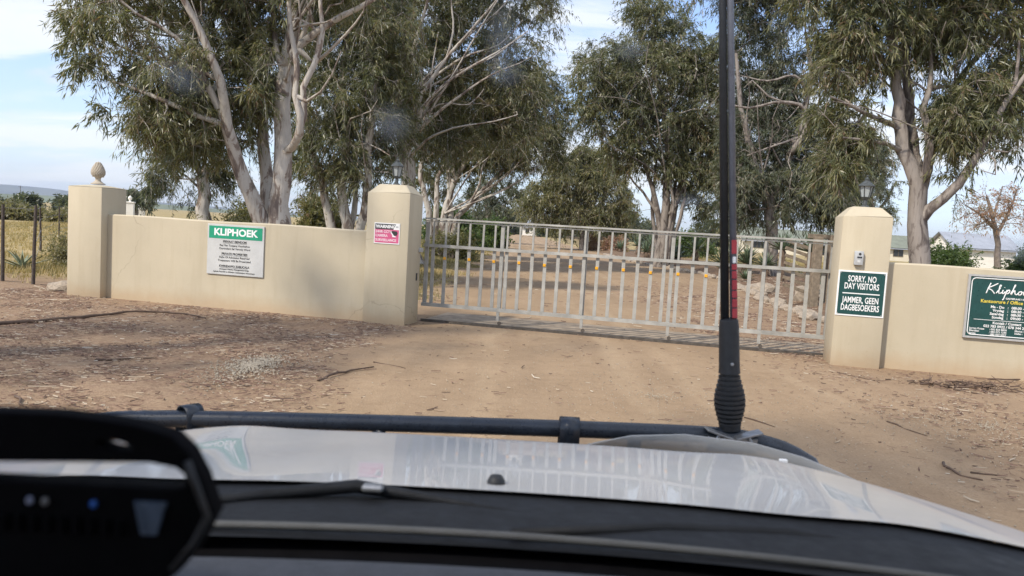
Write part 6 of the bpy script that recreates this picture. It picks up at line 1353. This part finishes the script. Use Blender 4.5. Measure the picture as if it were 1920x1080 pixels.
# bull bar
bt = MB(); TP = smooth_path([(-1.40, 2.22, .60), (-1.40, 2.28, .80), (-1.36, 2.34, .895), (-1.26, 2.37, .922), (-1.02, 2.39, .937), (-.42, 2.40, .957), (.163, 2.40, .974), (.66, 2.40, .983), (.80, 2.39, .974), (.92, 2.36, .945), (.985, 2.31, .88), (1.0, 2.27, .62)], .05)
bull = bt.tube(TP, .027, 14).build('bull_bar', BARBLACK, car, smooth=True)
ub = MB()
for x in (-.40, .42): ub.tube([(x, 2.40, .96), (x, 2.42, .75), (x, 2.36, .50)], .024, 10)
ub.tube([(-1.40, 2.22, .60), (-.7, 2.40, .60), (0, 2.43, .60), (.7, 2.40, .60), (1.0, 2.27, .62)], .03, 10); ub.build('lower_tubes', BARBLACK, bull, smooth=True)
MB().box((-.08, 2.30, .50), (2.0, .22, .20), bev=.04, seg=2).build('bumper', BLACKMETAL, car, smooth=40)
def strap(x, zc, rz, w_=.062, r_0=.052, foot=.06):
    """a band bent over the bar as a lamp bracket"""
    mb = MB(); P = [(-r_0, -foot)] + [(-r_0 * math.cos(a), r_0 * .9 * math.sin(a)) for a in np.linspace(0, math.pi, 13)] + [(r_0, -foot)]
    for th in (0, .004):
        pass
    rows = [[(sx * w_ / 2, y * k, z * k if z > 0 else z) for sx in (-1, 1)] for y, z in P for k in (1,)]
    mb.grid(rows); o = mb.build('bracket', BARBLACK, bull, smooth=50)
    md = o.modifiers.new('thickness', 'SOLIDIFY'); md.thickness = .005
    o.location = (x, 2.40, zc); o.rotation_euler = (0, 0, rz); return o
strap(-1.005, .950, .9, .058, .036)
strap(.209, .978, 0.0, .063, .040)
# aerial on its spring base
A0 = Vector((.722, 2.40, 1.005)); AD = Vector((-.089, 0, .996)).normalized()
ae = MB().box((.722, 2.40, .985), (.15, .10, .006)).build('aerial', ZINC, car)
cl = MB()
for sx in (-1, 1):
    cl.box((.722 + sx * .046, 2.36, 1.000), (.085, .05, .006), Matrix.Rotation(-sx * .30, 3, 'Y'), bev=.001)
    cl.tube([(.722 + sx * .058, 2.35, .968), (.722 + sx * .045, 2.35, .995)], .007, 8)
cl.box((.722, 2.365, .965), (.155, .01, .045)); cl.build('clamp', ZINC, ae)
prof = [(.001, .0), (.034, .0), (.034, .012)]
n_ = 11
for k in range(n_):
    z = .015 + .165 * k / n_; f = (k + .5) / n_; rm = .034 + .015 * math.sin(math.pi * min(1, f * 1.05)) ** 1.3
    prof += [(rm, z), (rm, z + .009), (rm - .0065, z + .0105), (rm - .0065, z + .0145)]
prof += [(.034, .182), (.0325, .20), (.031, .33), (.0285, .352), (.020, .358), (.001, .358)]
sp = MB().lathe(prof, n=28); q = Vector((0, 0, 1)).rotation_difference(AD).to_matrix().to_4x4()
sp.move(Matrix.Translation(A0) @ q).build('spring_base', RUBBER, ae, smooth=40)
b1 = A0 + AD * .35
MB().tube([b1 + Vector((-.013, 0, 0)), b1 + Vector((-.009, 0, 0)) + AD * 1.9], [.0138, .010], 12).build('whip', RUBBER, ae, smooth=True)
m2 = MB().tube([b1 + Vector((.014, -.004, 0)), b1 + Vector((.010, -.004, 0)) + AD * 1.9], [.0115, .009], 12).build('mast_tube', MASTGREY, ae, smooth=True)
def band(z0, z1, mat, w_=.016):
    c0 = b1 + Vector((.0143, -.0158, 0)) + AD * ((z0 + z1) / 2)
    MB().box(c0, (w_, .004, z1 - z0), q.to_3x3(), bev=.001).build('mast_print', mat, m2)
z = .010
for h in (.030, .026, .022, .030, .024, .018):
    band(z, z + h, RED); z += h + .004
band(.183, .203, WHITE, .010)
band(.212, .255, RED)
scw = MB().lathe([(.001, 0), (.006, 0), (.005, .003), (.001, .004)], n=10)
scw.move(Matrix.Translation(A0 + AD * .215 + Vector((0, -.0325, 0))) @ Matrix.Rotation(math.pi / 2, 4, 'X')).build('screw', ZINC, ae)
# smoked headlight guard standing up behind the aerial
gp = [(.22, 2.14, .985, 1.0), (.27, 2.15, .985, 1.012), (.36, 2.155, .98, 1.034), (.51, 2.15, .975, 1.048), (.697, 2.13, .965, 1.040), (.82, 2.08, .95, 1.022), (.90, 2.03, .935, 1.000), (.95, 1.99, .93, .985)]
gp = [(x, y, zl, zh + .008) for x, y, zl, zh in gp]
gm_ = MB().grid([[(x, y + .02, zl) for x, y, zl, zh in gp], [(x, y - .01, (zl + zh) / 2) for x, y, zl, zh in gp], [(x, y - .04, zh) for x, y, zl, zh in gp]])
go = gm_.build('bonnet_guard', SMOKE, car, smooth=True); md = go.modifiers.new('thickness', 'SOLIDIFY'); md.thickness = .004
MB().box((.762, 2.03, 1.012), (.022, .012, .022), bev=.002).build('guard_clip', WHITE, car)

# ---- black cradle standing on the dashboard at lower left
dev = empty('dashboard_cradle', (-.36, .5, 1.19), 0, 'black plastic device cradle with slot and window standing on the dashboard', 'device cradle')
def outline_mesh(name, outer, holes, depth, mat, parent, y):
    c = bpy.data.curves.new(name, 'CURVE'); c.dimensions = '2D'; c.fill_mode = 'BOTH'; c.extrude = depth / 2; c.bevel_depth = .002
    for poly in [outer] + holes:
        s_ = c.splines.new('POLY'); s_.points.add(len(poly) - 1); s_.use_cyclic_u = True
        for p_, (x, z) in zip(s_.points, poly): p_.co = (x, z, 0, 1)
    o = bpy.data.objects.new(name, c); COL.objects.link(o)
    dg = bpy.context.evaluated_depsgraph_get(); me = bpy.data.meshes.new_from_object(o.evaluated_get(dg))
    bpy.data.objects.remove(o); bpy.data.curves.remove(c)
    me.materials.clear(); me.materials.append(mat)
    ob = bpy.data.objects.new(name, me); COL.objects.link(ob); ob.parent = parent
    ob.rotation_euler = (math.pi / 2, 0, 0); ob.location = Vector((0, y, 0)) - Vector(parent.location)
    return ob
OUT = [(-.46, 1.452), (-.40, 1.457), (-.336, 1.459), (-.294, 1.460), (-.265, 1.458), (-.240, 1.455), (-.219, 1.450), (-.208, 1.440), (-.199, 1.424), (-.190, 1.400), (-.199, 1.380), (-.213, 1.360), (-.235, 1.340), (-.27, 1.30), (-.30, 1.20), (-.46, 1.20)]
WIN = [(-.42, 1.412), (-.42, 1.427), (-.336, 1.429), (-.280, 1.432), (-.232, 1.4345), (-.214, 1.432), (-.207, 1.427), (-.206, 1.417), (-.214, 1.414), (-.30, 1.413)]
SLOT = [(-.256 + .0145 * math.cos(a) , 1.4425 + .0055 * math.sin(a) - .08 * .0145 * math.cos(a)) for a in np.linspace(0, 2 * math.pi, 18, endpoint=False)]
SLOT2 = [(-.342 + .012 * math.cos(a), 1.4405 + .005 * math.sin(a)) for a in np.linspace(0, 2 * math.pi, 14, endpoint=False)]
outline_mesh('frame', OUT, [WIN, SLOT, SLOT2], .014, CABIN, dev, .5)
DO = Vector(dev.location)
MB().box(Vector((-.36, .535, 1.29)) - DO, (.20, .07, .20), bev=.02, seg=2).build('body', CABIN, dev, smooth=40)
MB().box(Vector((-.36, .56, 1.195)) - DO, (.16, .14, .02), bev=.006).build('foot', CABIN, dev)
for k in range(11):
    MB().box(Vector((-.345 + .0095 * k, .490, 1.388)) - DO, (.0035, .006, .012), bev=.001).build('rib', CABIN, dev)
MB().tube([Vector(p) - DO for p in ((-.206, .489, 1.436), (-.199, .489, 1.418), (-.1915, .489, 1.400), (-.200, .489, 1.381), (-.214, .489, 1.362))], .0025, 8).build('edge_sheen', BLACKMETAL, dev, smooth=True)  # lighter strip put in as the reflection along the right edge
BLUEGREY = worn('sky_tinted_plastic', (0.10, 0.135, 0.19), 0.25, 0.3, 60)  # sky reflected in the small lens, put into its blue-grey colour
MB().hexa([Vector(p) - DO for p in ((-.235, .488, 1.385), (-.225, .488, 1.385), (-.225, .493, 1.385), (-.235, .493, 1.385))], [Vector(p) - DO for p in ((-.240, .488, 1.407), (-.219, .488, 1.407), (-.219, .493, 1.407), (-.240, .493, 1.407))]).build('lens_piece', BLUEGREY, dev)
for x, c in ((-.309, (.30, .33, .45)), (-.299, (.2, .2, .2)), (-.267, (.04, .14, .50))):  # small LED glints, put in as pale, grey and blue plastic bits
    MB().box(Vector((x, .489, 1.4035)) - DO, (.004, .004, .005), bev=.001).build('key', worn('glint_plastic', c, .3, .1, 40), dev)

# ================================================================== AIR
HZ = bpy.data.materials.new('thin_haze'); HZ.use_nodes = True
ht = HZ.node_tree; ht.nodes.clear()
ho = ht.nodes.new('ShaderNodeOutputMaterial'); hv = ht.nodes.new('ShaderNodeVolumePrincipled')
hv.inputs['Color'].default_value = (0.72, 0.82, 1.0, 1); hv.inputs['Density'].default_value = 8e-5; hv.inputs['Anisotropy'].default_value = 0.2
ht.links.new(hv.outputs[0], ho.inputs['Volume'])
HAZE = True
if HAZE:
    MB().box((0, 4800, 118), (19400, 10200, 244)).build('haze', HZ, kind='stuff')
